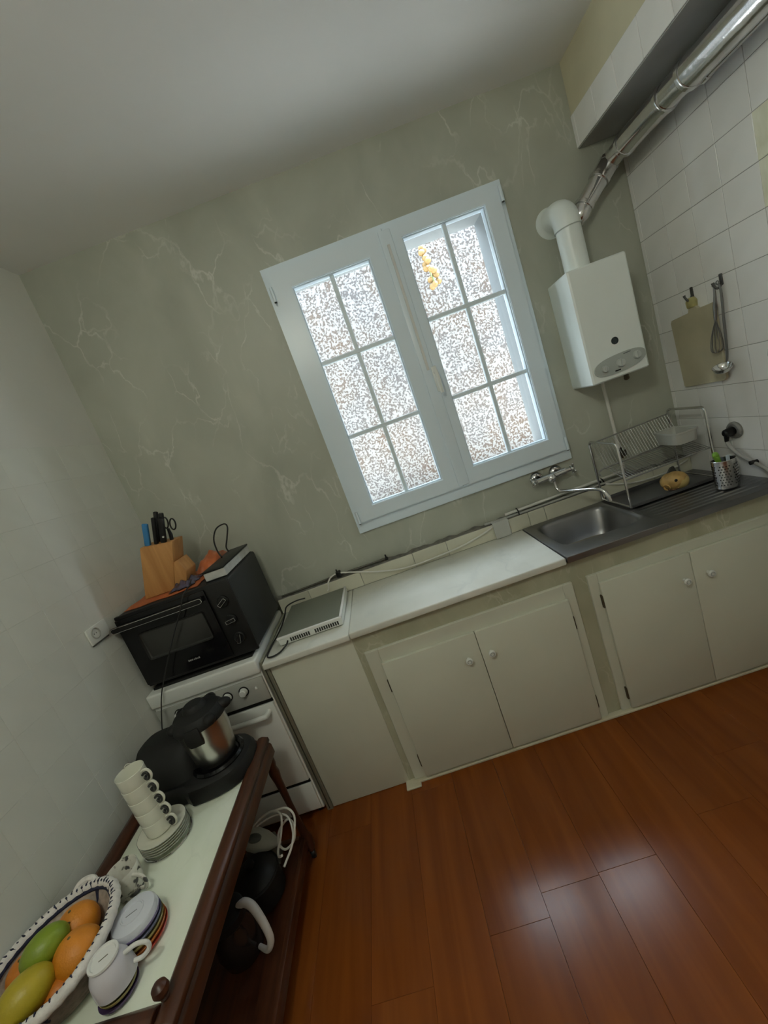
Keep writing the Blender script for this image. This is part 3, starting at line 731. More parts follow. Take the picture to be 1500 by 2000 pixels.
for i, (dx, dy, h, m_, lab) in enumerate(((.012, -.012, 1.018, 'pale', 'pale blue handle tip standing in the steel holder'), (.026, .006, 1.006, 'dark', 'dark utensil handle in the steel holder, right of the pale one'))):
    mm = mat('pale_blue_plastic', (.50, .58, .64), .4, var=.03) if m_ == 'pale' else mat('utensil_dark', (.05, .055, .07), .4, var=.05)
    o = thing('utensil', lab, 'utensil', (cx+dx, cy+dy, .88))
    obj('handle', MB().box(cx+dx-.008, cx+dx+.008, cy+dy-.003, cy+dy+.003, .882, h, .0025, 2), mm, o)
# ------------------------------------------------------------------ right wall: socket, hooks, board, utensils
so_ = thing('wall_socket', 'grey round wall socket with a plug on the right tiles', 'socket', (W, -.365, 1.09))
obj('rim', MB().lathe([(.040, 0), (.040, .008), (.034, .016), (.026, .016), (.024, .010), (0, .010)], (W-.006, -.365, 1.09), 28, (-1, 0, 0)), mat('socket_grey', (.20, .20, .19), .4, var=.05), so_)
pg = obj('plug', MB().lathe([(.020, .0), (.021, .02), (.017, .04), (.010, .046), (0, .046)], (W-.016, -.362, 1.088), 20, (-1, 0, 0)).tube([(W-.045, -.358, 1.075), (W-.045, -.352, 1.045)], [.012, .008], 12), black, so_)
obj('cord', MB().tube([(W-.045, -.352, 1.05), (W-.042, -.360, 1.02), (W-.035, -.395, .982), (W-.03, -.44, .952), (W-.03, -.50, .925), (W-.03, -.57, .885), (W-.03, -.64, .872)], .008, 10, smooth=5), rub, so_)
obj('cord_tie', MB().tube([(W-.045, -.455, .945), (W-.015, -.462, .945)], .010, 8), black, so_)
def hook(y, z, lab):
    o = thing('wall_hook', lab, 'hook', (W, y, z))
    mm = mat('hook_metal', (.10, .10, .10), .4, metal=.6, var=.1)
    obj('plate', MB().box(W-.010, W-.004, y-.008, y+.008, z-.035, z+.012, .003, 2), mm, o)
    obj('prong', MB().tube([(W-.009, y, z-.025), (W-.018, y, z-.040), (W-.032, y, z-.040), (W-.040, y+.003, z-.024), (W-.042, y+.004, z-.014)], [.005, .005, .005, .0045, .006], 8, smooth=4), mm, o)
hook(-.263, 1.763, 'dark metal hook above the hanging cutting board')
hook(-.424, 1.765, 'dark metal hook that carries the whisk and ladle')
cb = thing('cutting_board', 'stained beige plastic cutting board hanging on the right wall', 'cutting board', (W-.02, -.26, 1.33))
pr = [(-.118, 1.648), (-.128, 1.330), (-.138, 1.322), (-.372, 1.330), (-.385, 1.342), (-.388, 1.665), (-.378, 1.676), (-.30, 1.674), (-.283, 1.690), (-.245, 1.690), (-.236, 1.668), (-.126, 1.660)]
obj('board', MB().prism(pr, 'x', W-.022, W-.010, .002, 1), board_m, cb)
obj('hanging_tab', MB().prism([(-.285, 1.686), (-.290, 1.715), (-.275, 1.732), (-.252, 1.732), (-.240, 1.715), (-.244, 1.686)], 'x', W-.030, W-.006, .005, 2), mat('yellow_tab', (.42, .38, .16), .4, var=.15, vscale=30), cb)
# whisk
wy, wx = -.405, W-.036
wh = thing('whisk', 'wire whisk hanging from the second hook in front of the board', 'whisk', (wx, wy, 1.5))
obj('handle', MB().tube([(wx, wy-.012, 1.738), (wx, wy-.010, 1.70), (wx, wy, 1.655), (wx, wy+.008, 1.60)], [.003, .005, .007, .006], 10, smooth=4).tube([(wx, wy-.012+.008*math.cos(a), 1.742+.008*math.sin(a)) for a in [2*PI*k/10 for k in range(10)]], .0022, 6, closed=True), steel, wh)
for k in range(6):
    a = PI*k/6; c, s = math.cos(a), math.sin(a)
    p = []
    for j in range(17):
        t = -1+2*j/16
        z = 1.605-.145*(1-abs(t)**2.2)
        rr_ = .027*math.sin(PI*min(1, (1.605-z)/.145*.62))**1.0 if abs(t) > .3 else .027*math.sin(PI*.62*min(1, (1.605-z)/.145))*abs(t)/.3
        sg = 1 if t > 0 else -1
        q = (1.605-z)/.145
        p.append((wx+c*rr_*sg*.7, wy+.008+.020*q+s*rr_*sg, z))
    obj('wire', MB().tube(p, .0012, 5), steel, wh)
ld = thing('ladle', 'steel soup ladle hanging beside the whisk', 'ladle', (W-.03, -.42, 1.38))
lx = W-.024
obj('handle', MB().tube([(lx, -.428, 1.742), (lx+.003, -.430, 1.70), (lx+.004, -.420, 1.60), (lx+.004, -.408, 1.45), (lx-.002, -.402, 1.405)], [.003, .0045, .005, .0045, .004], 8, smooth=5).tube([(lx-.004, -.428+.007*math.cos(a), 1.746+.007*math.sin(a)) for a in [2*PI*k/10 for k in range(10)]], .002, 6, closed=True), steel, ld)
bq = RX(.28) @ RY(-.25)
bowl = MB().lathe([(0, -.030), (.018, -.027), (.032, -.017), (.038, 0), (.036, 0), (.030, -.015), (.017, -.025), (0, -.028)], (0, 0, 0), 28)
for v in bowl.bm.verts: v.co = bq @ v.co + Vector((lx-.036, -.418, 1.400))
obj('bowl', bowl, chrome, ld)
tu = thing('spatula', 'grey spatula hanging at the right edge of the photo', 'spatula', (W-.02, -.62, 1.3))
obj('blade', MB().prism([(-.585, 1.405), (-.59, 1.43), (-.61, 1.445), (-.65, 1.445), (-.668, 1.43), (-.67, 1.31), (-.66, 1.295), (-.605, 1.295), (-.597, 1.31)], 'x', W-.018, W-.012, .002, 1), mat('grey_nylon', (.06, .06, .06), .4, var=.05), tu)
obj('handle', MB().tube([(W-.016, -.632, 1.44), (W-.016, -.665, 1.60)], .006, 10), black, tu)
# ------------------------------------------------------------------ left wall socket
ls = thing('wall_socket', 'white double socket plate on the left wall beside the mini oven', 'socket', (0, -.635, 1.27))
obj('plate', MB().box(.0005, .010, -.695, -.575, 1.233, 1.303, .004, 2), tile_left, ls)
obj('outlet', MB().lathe([(.024, 0), (.024, .004), (.020, .004), (.018, -.003), (0, -.003)], (.0105, -.655, 1.272), 24, (1, 0, 0)), mat('outlet_grey', (.40, .40, .36), .5, var=.03), ls)
b = MB()
for dy in (-.007, .007): b.lathe([(.003, 0), (.003, .0015), (0, .0015)], (.0085, -.655+dy, 1.272), 8, (1, 0, 0))
obj('contact_holes', b, black, ls)
obj('lower_slot', MB().box(.001, .0085, -.69, -.59, 1.227, 1.2325, .001, 1), mat('slot_shadow', (.08, .08, .07), .7, var=.05), ls)

# ------------------------------------------------------------------ stove in the corner
sv = thing('stove', 'white freestanding gas stove in the left corner under the mini oven', 'stove', (.27, -.3, 0))
sx0, sx1, sf = .006, .536, -.565
obj('body', MB().box(sx0, sx1, sf, -.05, .03, .83, .003, 1), white_en, sv)
obj('top_plate', MB().box(sx0-.002, sx1+.002, sf-.018, -.05, .822, .892, .010, 3), white_en, sv)
obj('rear_burner_grid', MB().box(sx0+.02, sx1-.02, -.54, -.08, .892, .903, .002, 1), black_mt, sv)
cp = obj('control_fascia', MB().box(sx0+.004, sx1-.004, sf-.012, sf, .685, .805, .004, 2), mat('fascia_grey', (.40, .41, .38), .35, var=.03), sv)
for x in (.115, .194, .272, .351, .43):
    k = obj('knob', MB().lathe([(.0215, 0), (.0215, .003), (.017, .004), (.016, .022), (.013, .025), (0, .025)], (x, sf-.012, .763), 24, (0, -1, 0)), white_en, cp)
    obj('knob_ring', MB().lathe([(.0235, .0005), (.0235, .004), (.0185, .004)], (x, sf-.012, .763), 24, (0, -1, 0)), black, k)
obj('indicator', MB().ell((.488, sf-.013, .758), .006, .004, .008, nu=10, nv=8), white_en, cp)
obj('gap', MB().box(sx0+.004, sx1-.004, sf-.004, sf+.004, .667, .683), black, sv)
dv = obj('oven_door', MB().box(sx0+.004, sx1-.006, sf-.014, sf, .215, .665, .006, 2), white_en, sv)
obj('handle', MB().tube([(.05, sf-.014, .628), (.055, sf-.04, .628), (.08, sf-.052, .628), (.46, sf-.052, .628), (.492, sf-.04, .628), (.498, sf-.014, .628)], .012, 12, smooth=3), white_en, dv)
obj('door_glass', MB().box(.08, .35, sf-.0165, sf-.013, .30, .54, .004, 2), black_gl, dv)
obj('drawer_gap', MB().box(sx0+.004, sx1-.006, sf-.006, sf+.002, .198, .214), black, sv)
obj('drawer', MB().box(sx0+.004, sx1-.006, sf-.014, sf, .045, .196, .005, 2), white_en, sv)
b = MB()
for x in (.04, .50):
    for y in (-.53, -.1): b.tube([(x, y, 0), (x, y, .035)], .015, 10)
obj('feet', b, black, sv)

# ------------------------------------------------------------------ mini oven on the stove
mo = thing('mini_oven', 'black countertop mini oven standing on the stove', 'oven', (.28, -.3, .904))
ox0, ox1, of_, ob_ = .018, .556, -.525, -.10
oz0, oz1 = .918, 1.278
obj('body', MB().box(ox0, ox1, of_, ob_, oz0, oz1, .012, 3), dgrey, mo)
obj('front_bezel', MB().box(ox0-.004, ox1+.003, of_-.012, of_+.004, oz0-.003, oz1+.002, .006, 2), black, mo)
d = obj('door', MB().box(ox0+.002, .446, of_-.026, of_-.0125, oz0+.012, oz1-.012, .005, 2), black_gl, mo)
obj('door_window', MB().box(.095, .405, of_-.0275, of_-.0255, 1.045, 1.180, .012, 2), mat('smoked_glass', (.030, .030, .028), .18, var=.1), d)
hz = 1.234
obj('handle', MB().box(ox0-.006, .440, of_-.062, of_-.045, hz-.013, hz+.013, .006, 3).box(.06, .075, of_-.05, of_-.024, hz-.008, hz+.008).box(.37, .385, of_-.05, of_-.024, hz-.008, hz+.008), black, d)
o_ = []
for k in range(9): a = -PI/2+PI*k/8; o_.append((.428+.011*math.cos(a), of_-.0625, hz+.011*math.sin(a)))
for k in range(9): a = PI/2+PI*k/8; o_.append((ox0+.008+.011*math.cos(a), of_-.0625, hz+.011*math.sin(a)))
obj('handle_trim', MB().tube(o_, .0014, 6, closed=True), chrome, d)
b = MB()
# lettering, too small to read in the photo
for i, (dx, hh) in enumerate(((0, .008), (.008, .007), (.016, .008), (.026, .006), (.034, .008), (.042, .006), (.050, .008))):
    b.box(.245+dx, .2505+dx, of_-.0268, of_-.0258, .975, .975+hh)
obj('lettering', b, mat('letter_grey', (.30, .30, .30), .5, var=.03), d)
for i, (kz, ang) in enumerate(((1.186, 1.0), (1.093, 1.45), (1.003, .25))):
    kx = .502
    kb = obj('knob', MB().lathe([(.026, 0), (.026, .008), (.022, .012), (0, .012)], (kx, of_-.012, kz), 28, (0, -1, 0)).box(kx-.007, kx+.007, of_-.034, of_-.022, kz-.021, kz+.021, .002, 2, RY(ang), (kx, 0, kz)), black, mo)
    fr = [Vector((sx_*.0072, 0, sz_*.0215)) for sx_, sz_ in ((-1, -1), (1, -1), (1, 1), (-1, 1))]
    fr = [RY(ang) @ v + Vector((kx, of_-.0345, kz)) for v in fr]
    b = MB()
    for i2 in range(4): b.tube([fr[i2], fr[(i2+1) % 4]], .0012, 6)
    obj('knob_trim', b, chrome, kb)
b = MB()
for x in (.06, .51):
    for y in (-.49, -.14): b.tube([(x, y, .9035), (x, y, .922)], .012, 10)
obj('feet', b, black, mo)

# things on top of the mini oven
def wav(x0, x1, y0, y1, z, amp, th, nu=24, nv=16, seed=0, dome=0):
    b = MB()
    def f(u, v, top):
        x = x0+(x1-x0)*u; y = y0+(y1-y0)*v
        e = min(1, 6*min(u, 1-u, v, 1-v))
        h = amp*(.5+.5*math.sin(19*u+seed+4*v))*(.5+.5*math.sin(13*v+2*seed+5*u))*e + dome*math.sin(PI*u)*math.sin(PI*v)
        j = .006*math.sin(17*v+seed) if u in (0, 1) else 0
        return Vector((x+j, y+.006*math.sin(15*u+seed)*(1 if v in (0, 1) else 0), z+(h+th*min(1, 8*min(u, 1-u, v, 1-v)+.3) if top else 0)))
    b.grid(lambda u, v: f(u, v, True), nu, nv); b.grid(lambda u, v: f(u, 1-v, False), nu, nv)
    bmesh.ops.remove_doubles(b.bm, verts=b.bm.verts[:], dist=.0005)
    return b
orange_c = mat('orange_cloth', (.42, .11, .03), .7, var=.2, vscale=12)
obj('orange_cloth', wav(.035, .40, -.50, -.14, 1.2805, .006, .006, seed=1), orange_c, None, 'flat orange cloth under the knife block on the mini oven', 'cloth')
pk = thing('snack_packet', 'crumpled orange packet behind the knife block', 'packet', (.37, -.22, 1.288))
obj('packet', wav(.33, .445, -.33, -.11, 1.2900, .014, .03, 26, 20, 2.4, .045), mat('orange_wrap', (.45, .12, .04), .35, var=.35, vscale=14), pk, ang=50)
obj('blue_wrapper', wav(.265, .37, -.485, -.34, 1.289, .014, .010, 20, 16, 4, .012), mat('foil_blue', (.11, .10, .16), .2, metal=.5, var=.5, vscale=30), None, 'shiny blue and purple wrapper beside the knife block', 'wrapper', ang=60)
# knife block
kb_ = thing('knife_block', 'light wooden knife block leaning on the mini oven', 'knife block', (.2, -.4, 1.288))
obj('block', MB().prism([(.116, 1.289), (.202, 1.524), (.352, 1.503), (.312, 1.400), (.265, 1.289)], 'y', -.435, -.325, .004, 2), block_m, kb_)
obj('side_block', MB().prism([(.267, 1.289), (.308, 1.408), (.332, 1.414), (.352, 1.352), (.325, 1.289)], 'y', -.432, -.328, .004, 2), block_m, kb_)
dirv = Vector((.085, 0, .231)).normalized()
def knife(i, x, y, ln, wd, m_, lab):
    base = Vector((x+.047, y, 1.517-(x-.2)*.12))
    k = thing('knife', lab, 'knife', base)
    R_ = RY(math.atan2(dirv.x, dirv.z))
    b = MB().box(-wd/2, wd/2, -.008, .008, 0, ln, .005, 3)
    for v in b.bm.verts:
        t_ = v.co.z/ln; v.co.x += wd*.18*math.sin(t_*PI*1.3)
        v.co = R_ @ v.co + base
    obj('handle', b, m_, k)
    b = MB().box(-wd*.45, wd*.45, -.001, .001, -.03, .004)
    for v in b.bm.verts: v.co = R_ @ v.co + base
    obj('blade', b, steel, k)
bluep = mat('blue_plastic', (.035, .19, .42), .4, var=.08)
knife(0, .180, -.41, .105, .026, bluep, 'blue-handled knife in the wooden block')
knife(1, .207, -.36, .145, .020, black, 'tallest black-handled knife in the block, next to the blue one')
knife(2, .223, -.415, .125, .018, black, 'black-handled knife third from the left in the block')
knife(3, .240, -.375, .135, .020, black, 'black-handled knife in the middle back of the block')
knife(4, .258, -.415, .115, .026, black, 'wide black-handled knife with a pale rivet in the block')
sc_ = thing('scissors', 'black kitchen scissors at the right end of the knife block', 'scissors', (.285, -.38, 1.5))
R_ = RY(math.atan2(dirv.x, dirv.z)-.12)
def scp(p): return R_ @ Vector(p) + Vector((.327, -.385, 1.502))
obj('shank', MB().tube([scp((0, 0, -.02)), scp((0, 0, .03)), scp((-.006, 0, .06))], [.008, .009, .006], 10), black, sc_)
for cx_, cz_, rx_, rz_ in ((-.012, .088, .012, .026), (.020, .078, .013, .026)):
    obj('loop', MB().tube([scp((cx_+rx_*math.cos(a), 0, cz_+rz_*math.sin(a))) for a in [2*PI*k/18 for k in range(18)]], .0035, 8, closed=True), black, sc_)
obj('rivet', MB().lathe([(.006, 0), (.005, .002), (0, .002)], (.3185, -.4235, 1.535), 12, (0, -1, 0)), chrome, sc_)
# black box with white side
bk = thing('black_box', 'flat black box with white side at the right edge of the mini oven top', 'box', (.48, -.3, 1.28))
obj('cover', MB().box(.445, .549, -.50, -.13, 1.321, 1.330, .003, 2), black, bk)
obj('side', MB().box(.449, .548, -.497, -.133, 1.284, 1.3208, .002, 1), mat('white_card', (.52, .52, .50), .6, var=.15, vscale=25), bk)
obj('bottom', MB().box(.445, .549, -.50, -.13, 1.2795, 1.2838, .001, 1), black, bk)
cable('power_lead', [(.47, -.30, 1.334), (.44, -.25, 1.37), (.43, -.21, 1.42), (.455, -.19, 1.465), (.50, -.185, 1.475), (.515, -.195, 1.455), (.49, -.20, 1.40), (.47, -.205, 1.36), (.475, -.21, 1.334)], .0038, bcable, 'black lead looping up from the flat black box', 'cable')
cable('power_lead', [(.36, -.45, 1.305), (.385, -.52, 1.300), (.375, -.575, 1.285), (.335, -.590, 1.22), (.24, -.592, 1.10), (.16, -.593, .99), (.10, -.597, .90), (.072, -.62, .82), (.062, -.66, .74), (.07, -.70, .67), (.09, -.725, .63)], .0026, bcable, 'black lead hanging down the mini oven front to the food processor', 'cable')

# ------------------------------------------------------------------ vented hot plate on the short worktop
hp = thing('portable_hob', 'flat white portable hob with a vented front edge on the short worktop', 'hob', (.78, -.28, .86))
hx0_, hx1_, hy0, hy1 = .628, .948, -.478, -.095
obj('body', MB().box(hx0_, hx1_, hy0, hy1, .866, .902, .006, 2), white_en, hp)
obj('glass_top', MB().box(hx0_-.004, hx1_-.012, hy0+.012, hy1-.004, .9022, .9062, .002, 1), mat('grey_glass', (.17, .18, .145), .4, spec=.3, var=.04), hp)
obj('side_trim', MB().box(hx1_-.0105, hx1_+.002, hy0-.002, hy1, .896, .909, .003, 2).box(hx0_-.004, hx1_+.002, hy0-.003, hy0+.0105, .896, .909, .003, 2), porc, hp)
sl_me = mesh_piece('vent_slot', MB().box(-.0038, .0038, -.001, .001, -.0095, .0095), mat('slot_black', (.03, .03, .025), .7, var=.1))
for i in range(22):
    if i in (9, 10): continue
    piece('vent_slot', sl_me, hp, (.69+.0112*i, hy0-.0004, .883))
b = MB()
for x in (.65, .925):
    for y in (-.45, -.12): b.tube([(x, y, .8585), (x, y, .868)], .012, 10)
obj('feet', b, black, hp)
cable('power_lead', [(.672, hy0-.002, .882), (.668, -.505, .876), (.640, -.542, .868), (.600, -.552, .865), (.575, -.53, .866), (.574, -.45, .868), (.585, -.36, .872), (.592, -.26, .878), (.60, -.18, .90), (.612, -.14, .925), (.66, -.105, .926), (.71, -.09, .918)], .004, bcable, 'black hob lead looping on the short worktop beside the mini oven', 'cable')

# ------------------------------------------------------------------ trolley
tz = .605
tc_ = thing('tea_trolley', 'low dark wooden tea trolley with a marble top along the left wall', 'trolley', (.27, -1.13, 0))
cx0, cx1, cy0, cy1 = .02, .532, -1.598, -.745
obj('marble_top', MB().box(cx0+.05, cx1-.055, cy0+.045, cy1-.045, tz-.018, tz, .003, 2), marble_cart, tc_)
def rail_prof(x_in, x_out):
    return [(x_in, .590), (x_in, .612), (x_in+.3*(x_out-x_in), .628), (x_in+.6*(x_out-x_in), .630), (x_out, .620), (x_out, .604), (x_out-.15*(x_out-x_in), .596), (x_out, .586), (x_out, .545), (x_out-.2*(x_out-x_in), .530), (x_in, .530)]
obj('side_rail', MB().prism(rail_prof(cx1-.057, cx1), 'y', cy0, cy1, .002, 1), cart_m, tc_)
obj('side_rail', MB().prism(rail_prof(cx0+.057, cx0), 'y', cy0, cy1, .002, 1), cart_m, tc_)
obj('end_rail', MB().prism(rail_prof(cy0+.052, cy0-.006), 'x', cx0+.055, cx1-.055, .002, 1), cart_m, tc_)
obj('end_rail', MB().prism(rail_prof(cy1-.052, cy1+.006), 'x', cx0+.055, cx1-.055, .002, 1), cart_m, tc_)
for x in (cx0+.028, cx1-.030):
    for y in (cy0+.026, cy1-.024):
        l = obj('leg', MB().lathe([(0, .040), (.014, .040), (.022, .06), (.024, .10), (.017, .13), (.014, .20), (.013, .30), (.017, .42), (.022, .47), (.018, .49), (.023, .51), (.023, .535)], (x, y, 0), 18), cart_z, tc_)
        obj('castor', MB().lathe([(0, -.009), (.018, -.009), (.020, -.005), (.020, .005), (.018, .009), (0, .009)], (x, y, .0202), 18, (1, .3, 0)).box(x-.012, x+.012, y-.007, y+.007, .022, .045, .003, 1), black, l)
        if y < -1.2:
            obj('finial', MB().lathe([(.008, .628), (.010, .634), (.007, .638), (.014, .644), (.019, .654), (.017, .666), (.009, .674), (0, .677)], (x-.006 if x > .2 else x, y+.02, 0), 20), cart_z, tc_)
obj('lower_shelf', MB().box(cx0+.02, cx1-.04, cy0+.03, cy1-.03, .085, .100, .002, 1), cart_m, tc_)
for x in (cx0+.022, cx1-.036): obj('shelf_rail', MB().box(x-.010, x+.010, cy0+.04, cy1-.04, .075, .125, .004, 2), cart_m, tc_)
for y in (cy0+.03, cy1-.03): obj('shelf_rail', MB().box(cx0+.04, cx1-.055, y-.010, y+.010, .075, .125, .004, 2), cart_m, tc_)

# lower shelf load
SZ = .1008
jg = thing('glass_jug', 'dark glass jug with a thick white loop handle on the lower trolley shelf', 'jug', (.36, -1.18, SZ))
jx, jy = .335, -1.130
obj('body', MB().lathe([(0, .002), (.055, .002), (.070, .02), (.078, .07), (.070, .13), (.058, .17), (.060, .185), (.056, .186), (.054, .17), (.066, .13), (.073, .07), (.065, .022), (0, .008)], (jx, jy, SZ), 30), mat('dark_jug_glass', (.02, .014, .012), .12, var=.1), jg)
obj('collar', MB().lathe([(.0595, .160), (.063, .164), (.063, .192), (.058, .196), (0, .200)], (jx, jy, SZ), 30), black, jg)
obj('handle', MB().tube([(jx+.045, jy+.01, .290), (jx+.075, jy+.004, .305), (jx+.105, jy-.01, .296), (jx+.128, jy-.03, .262), (jx+.140, jy-.045, .218), (jx+.138, jy-.052, .185), (jx+.118, jy-.055, .160), (jx+.078, jy-.03, .150)], [.012, .014, .0145, .0135, .0125, .012, .010, .008], 14, smooth=5), mat('white_plastic', (.66, .63, .60), .3, var=.02), jg)
bp = thing('black_pot', 'round black cooking pot on the lower trolley shelf beside the jug', 'pot', (.36, -.96, SZ))
obj('body', MB().lathe([(0, 0), (.075, 0), (.09, .012), (.093, .10), (.097, .104), (.093, .108), (.089, .10), (.085, .014), (0, .01)], (.355, -.953, SZ), 36), black_mt, bp)
obj('lid', MB().lathe([(.092, .106), (.091, .110), (.07, .128), (.03, .140), (0, .142)], (.355, -.953, SZ), 36), black, bp)
obj('lid_knob', MB().lathe([(.008, .140), (.010, .150), (.019, .156), (.017, .168), (0, .171)], (.355, -.953, SZ), 18), black, bp)
mx_ = thing('hand_mixer', 'pale grey pointed appliance under white cable loops on the lower shelf', 'appliance', (.36, -.82, SZ))
def mxl(t, r, z): return [Vector((.30+.15*t+.0*math.cos(a), -.815-.045*t+r*1.0*math.cos(a), z+r*.75*math.sin(a)+.04)) for a in [2*PI*k/20 for k in range(20)]]
obj('shell', MB().loft([mxl(-.15, .02, .20), mxl(0, .045, .195), mxl(.3, .052, .192), mxl(.6, .040, .188), mxl(.85, .020, .182), mxl(1.0, .006, .178)], True, True), mat('pale_grey_shell', (.42, .43, .38), .4, var=.04), mx_)
obj('dark_inset', MB().ell((.345, -.845, .262), .035, .020, .014, RZ(-.3), nu=16, nv=10), mat('inset_grey', (.10, .11, .10), .4, var=.05), mx_)
obj('stand', MB().box(.28, .40, -.852, -.78, SZ, .205, .008, 2), mat('stand_grey', (.12, .12, .11), .5, var=.05), mx_)
cc = MB()
cc.tube([(.30, -.78, .245), (.36, -.775, .275), (.41, -.78, .285), (.44, -.80, .27), (.43, -.84, .225), (.41, -.87, .19), (.42, -.90, .19), (.44, -.91, .20)], .0045, 8, smooth=6)
cc.tube([(.41, -.78, .285), (.46, -.775, .275), (.49, -.80, .25), (.487, -.85, .22), (.475, -.89, .20), (.46, -.92, .19), (.45, -.945, .185)], .0045, 8, smooth=6)
cc.tube([(.42, -.80, .22), (.455, -.79, .235), (.48, -.815, .22), (.475, -.85, .19), (.44, -.87, .18), (.41, -.85, .19), (.405, -.82, .205)], .0045, 8, closed=True, smooth=6)
cc.tube([(.32, -.79, .25), (.38, -.785, .265), (.43, -.785, .265), (.465, -.80, .25), (.478, -.84, .215), (.47, -.88, .19)], .004, 8, smooth=6)
for v in cc.bm.verts: v.co += Vector((.045, -.035, .045))
obj('cable_coil', cc, wcable, None, 'loose coil of white cable on the far end of the lower shelf', 'cable')

# ------------------------------------------------------------------ food processor
fpz = tz+.001
pr_ = thing('food_processor', 'black food processor with steel bowl at the far end of the trolley top', 'food processor', (.27, -.84, fpz))
def fpl(pts, z, k=1., c=(.27, -.84)):
    return [Vector((c[0]+(x-c[0])*k, c[1]+(y-c[1])*k, z)) for x, y in pts]
# rounded footprint
fo = []
for k in range(48):
    a = 2*PI*k/48
    c, s = math.cos(a), math.sin(a)
    f = (abs(c)**2.8+abs(s)**2.8)**(-1/2.8)
    rx, ry = .235, (.150 if s < 0 else .125)
    fo.append((.268+rx*c*f, -.835+ry*s*f*(1.0 if c > 0 else .85)))
obj('base', MB().loft([fpl(fo, fpz, .95), fpl(fo, fpz+.008, 1), fpl(fo, fpz+.045, 1), fpl(fo, fpz+.062, .96), fpl(fo, fpz+.070, .88)], True, True), black, pr_)
# tall motor housing left of the bowl
def hl(z, x0, x1, y0, y1, e=3.2):
    return [Vector(((x0+x1)/2+(x1-x0)/2*math.cos(a)*(abs(math.cos(a))**e+abs(math.sin(a))**e)**(-1/e), (y0+y1)/2+(y1-y0)/2*math.sin(a)*(abs(math.cos(a))**e+abs(math.sin(a))**e)**(-1/e), z)) for a in [2*PI*k/40 for k in range(40)]]
obj('motor_housing', MB().loft([hl(fpz+.05, .035, .31, -.945, -.72), hl(fpz+.10, .035, .30, -.93, -.715), hl(fpz+.15, .045, .295, -.90, -.712), hl(fpz+.185, .06, .29, -.86, -.715), hl(fpz+.197, .085, .27, -.83, -.73)], True, True), black_mt, pr_)
bcx, bcy = .374, -.846
obj('bowl_seat', MB().lathe([(.10, .055), (.102, .075), (.095, .084), (.085, .080), (.078, .072), (0, .072)], (bcx, bcy, fpz), 36), black_gl, pr_)
obj('steel_bowl', MB().lathe([(.060, .074), (.070, .080), (.078, .10), (.088, .18), (.096, .252), (.0985, .256), (.096, .258), (.08, .18), (.06, .09), (0, .085)], (bcx, bcy, fpz), 40), steel_br, pr_)
ld_ = obj('lid', MB().lathe([(.100, .250), (.1015, .256), (.099, .274), (.084, .292), (.045, .302), (.040, .318), (.034, .323), (0, .323)], (bcx, bcy, fpz), 40), black_mt, pr_)
for a, ln in ((.3, .030), (1.5, .030), (2.6, .035), (3.7, .020), (5.6, .018)):
    d = Vector((math.cos(a), math.sin(a), 0)); p = Vector((bcx, bcy, fpz+.268))+d*.080
    obj('lid_lug', MB().ell(p+d*ln*.4, ln*.9+.01, .026, .022, RZ(a), nu=16, nv=10), black_mt, ld_)
# short black grip hanging from the lid over the front left of the bowl
def gl_(z, t):
    out = []
    for k in range(9):
        a = 4.62+.50*k/8; out.append(Vector((bcx+(.098+t)*math.cos(a), bcy+(.098+t)*math.sin(a), z)))
    for k in range(9):
        a = 5.12-.50*k/8; out.append(Vector((bcx+(.086)*math.cos(a), bcy+(.086)*math.sin(a), z)))
    return out
obj('bowl_handle', MB().loft([gl_(fpz+.275, .006), gl_(fpz+.25, .016), gl_(fpz+.225, .015), gl_(fpz+.205, .004)], True, True), black_mt, pr_)
# ------------------------------------------------------------------ cups and saucers
def saucer_prof(r): return [(0, .0015), (r*.5, .0015), (r*.55, 0), (r*.6, .002), (r*.95, .010), (r, .012), (r*.985, .0135), (r*.6, .005), (0, .004)]
ccx, ccy = .248, -1.083
stn = thing('cup_stand', 'chrome wire stand that holds the stacked cups and saucers', 'stand', (ccx, ccy, tz))
b = MB().tube([(ccx+.078*math.cos(a), ccy+.078*math.sin(a), tz+.0045) for a in [2*PI*k/36 for k in range(36)]], .0035, 8, closed=True)
obj('base_ring', b, chrome, stn)
ux_, uy_ = ccx-.05, ccy+.078
hp_ = lambda d, r, z: (ccx+r*math.cos(math.radians(d)), ccy+r*math.sin(math.radians(d)), z)
obj('hoop', MB().tube([hp_(160, .074, tz+.0045), hp_(158, .064, tz+.06), hp_(156, .060, tz+.22), hp_(150, .056, tz+.278), hp_(135, .052, tz+.296), hp_(118, .056, tz+.280), hp_(112, .060, tz+.22), hp_(110, .064, tz+.06), hp_(108, .074, tz+.0045)], .0028, 8, smooth=5), chrome, stn)
sau = None
zs_ = tz+.0085
goldrim = mat('platinum_rim', (.35, .35, .32), .25, metal=.8, var=.05)
pos = ('lowest', 'second lowest', 'middle', 'second highest', 'topmost')
for i in range(5):
    z = zs_+.0085*i
    if sau is None:
        sau = thing('saucer', '', 'saucer', (ccx, ccy, z), 'white saucers stacked under the cups')
        sd_ = obj('dish', MB().lathe(saucer_prof(.080), (ccx, ccy, z), 40), porc_cream, sau)
        obj('rim_line', MB().tube([(ccx+.0795*math.cos(a), ccy+.0795*math.sin(a), z+.0125) for a in [2*PI*k/40 for k in range(40)]], .0011, 6, closed=True), goldrim, sau)
        s_ = sau
    else:
        s_ = copy_tree(sau); s_.location.z = z
    s_['label'] = 'white rimmed saucer, %s of the five under the cup stack' % pos[i]
zc0 = zs_+.0085*4+.0055
cup = None
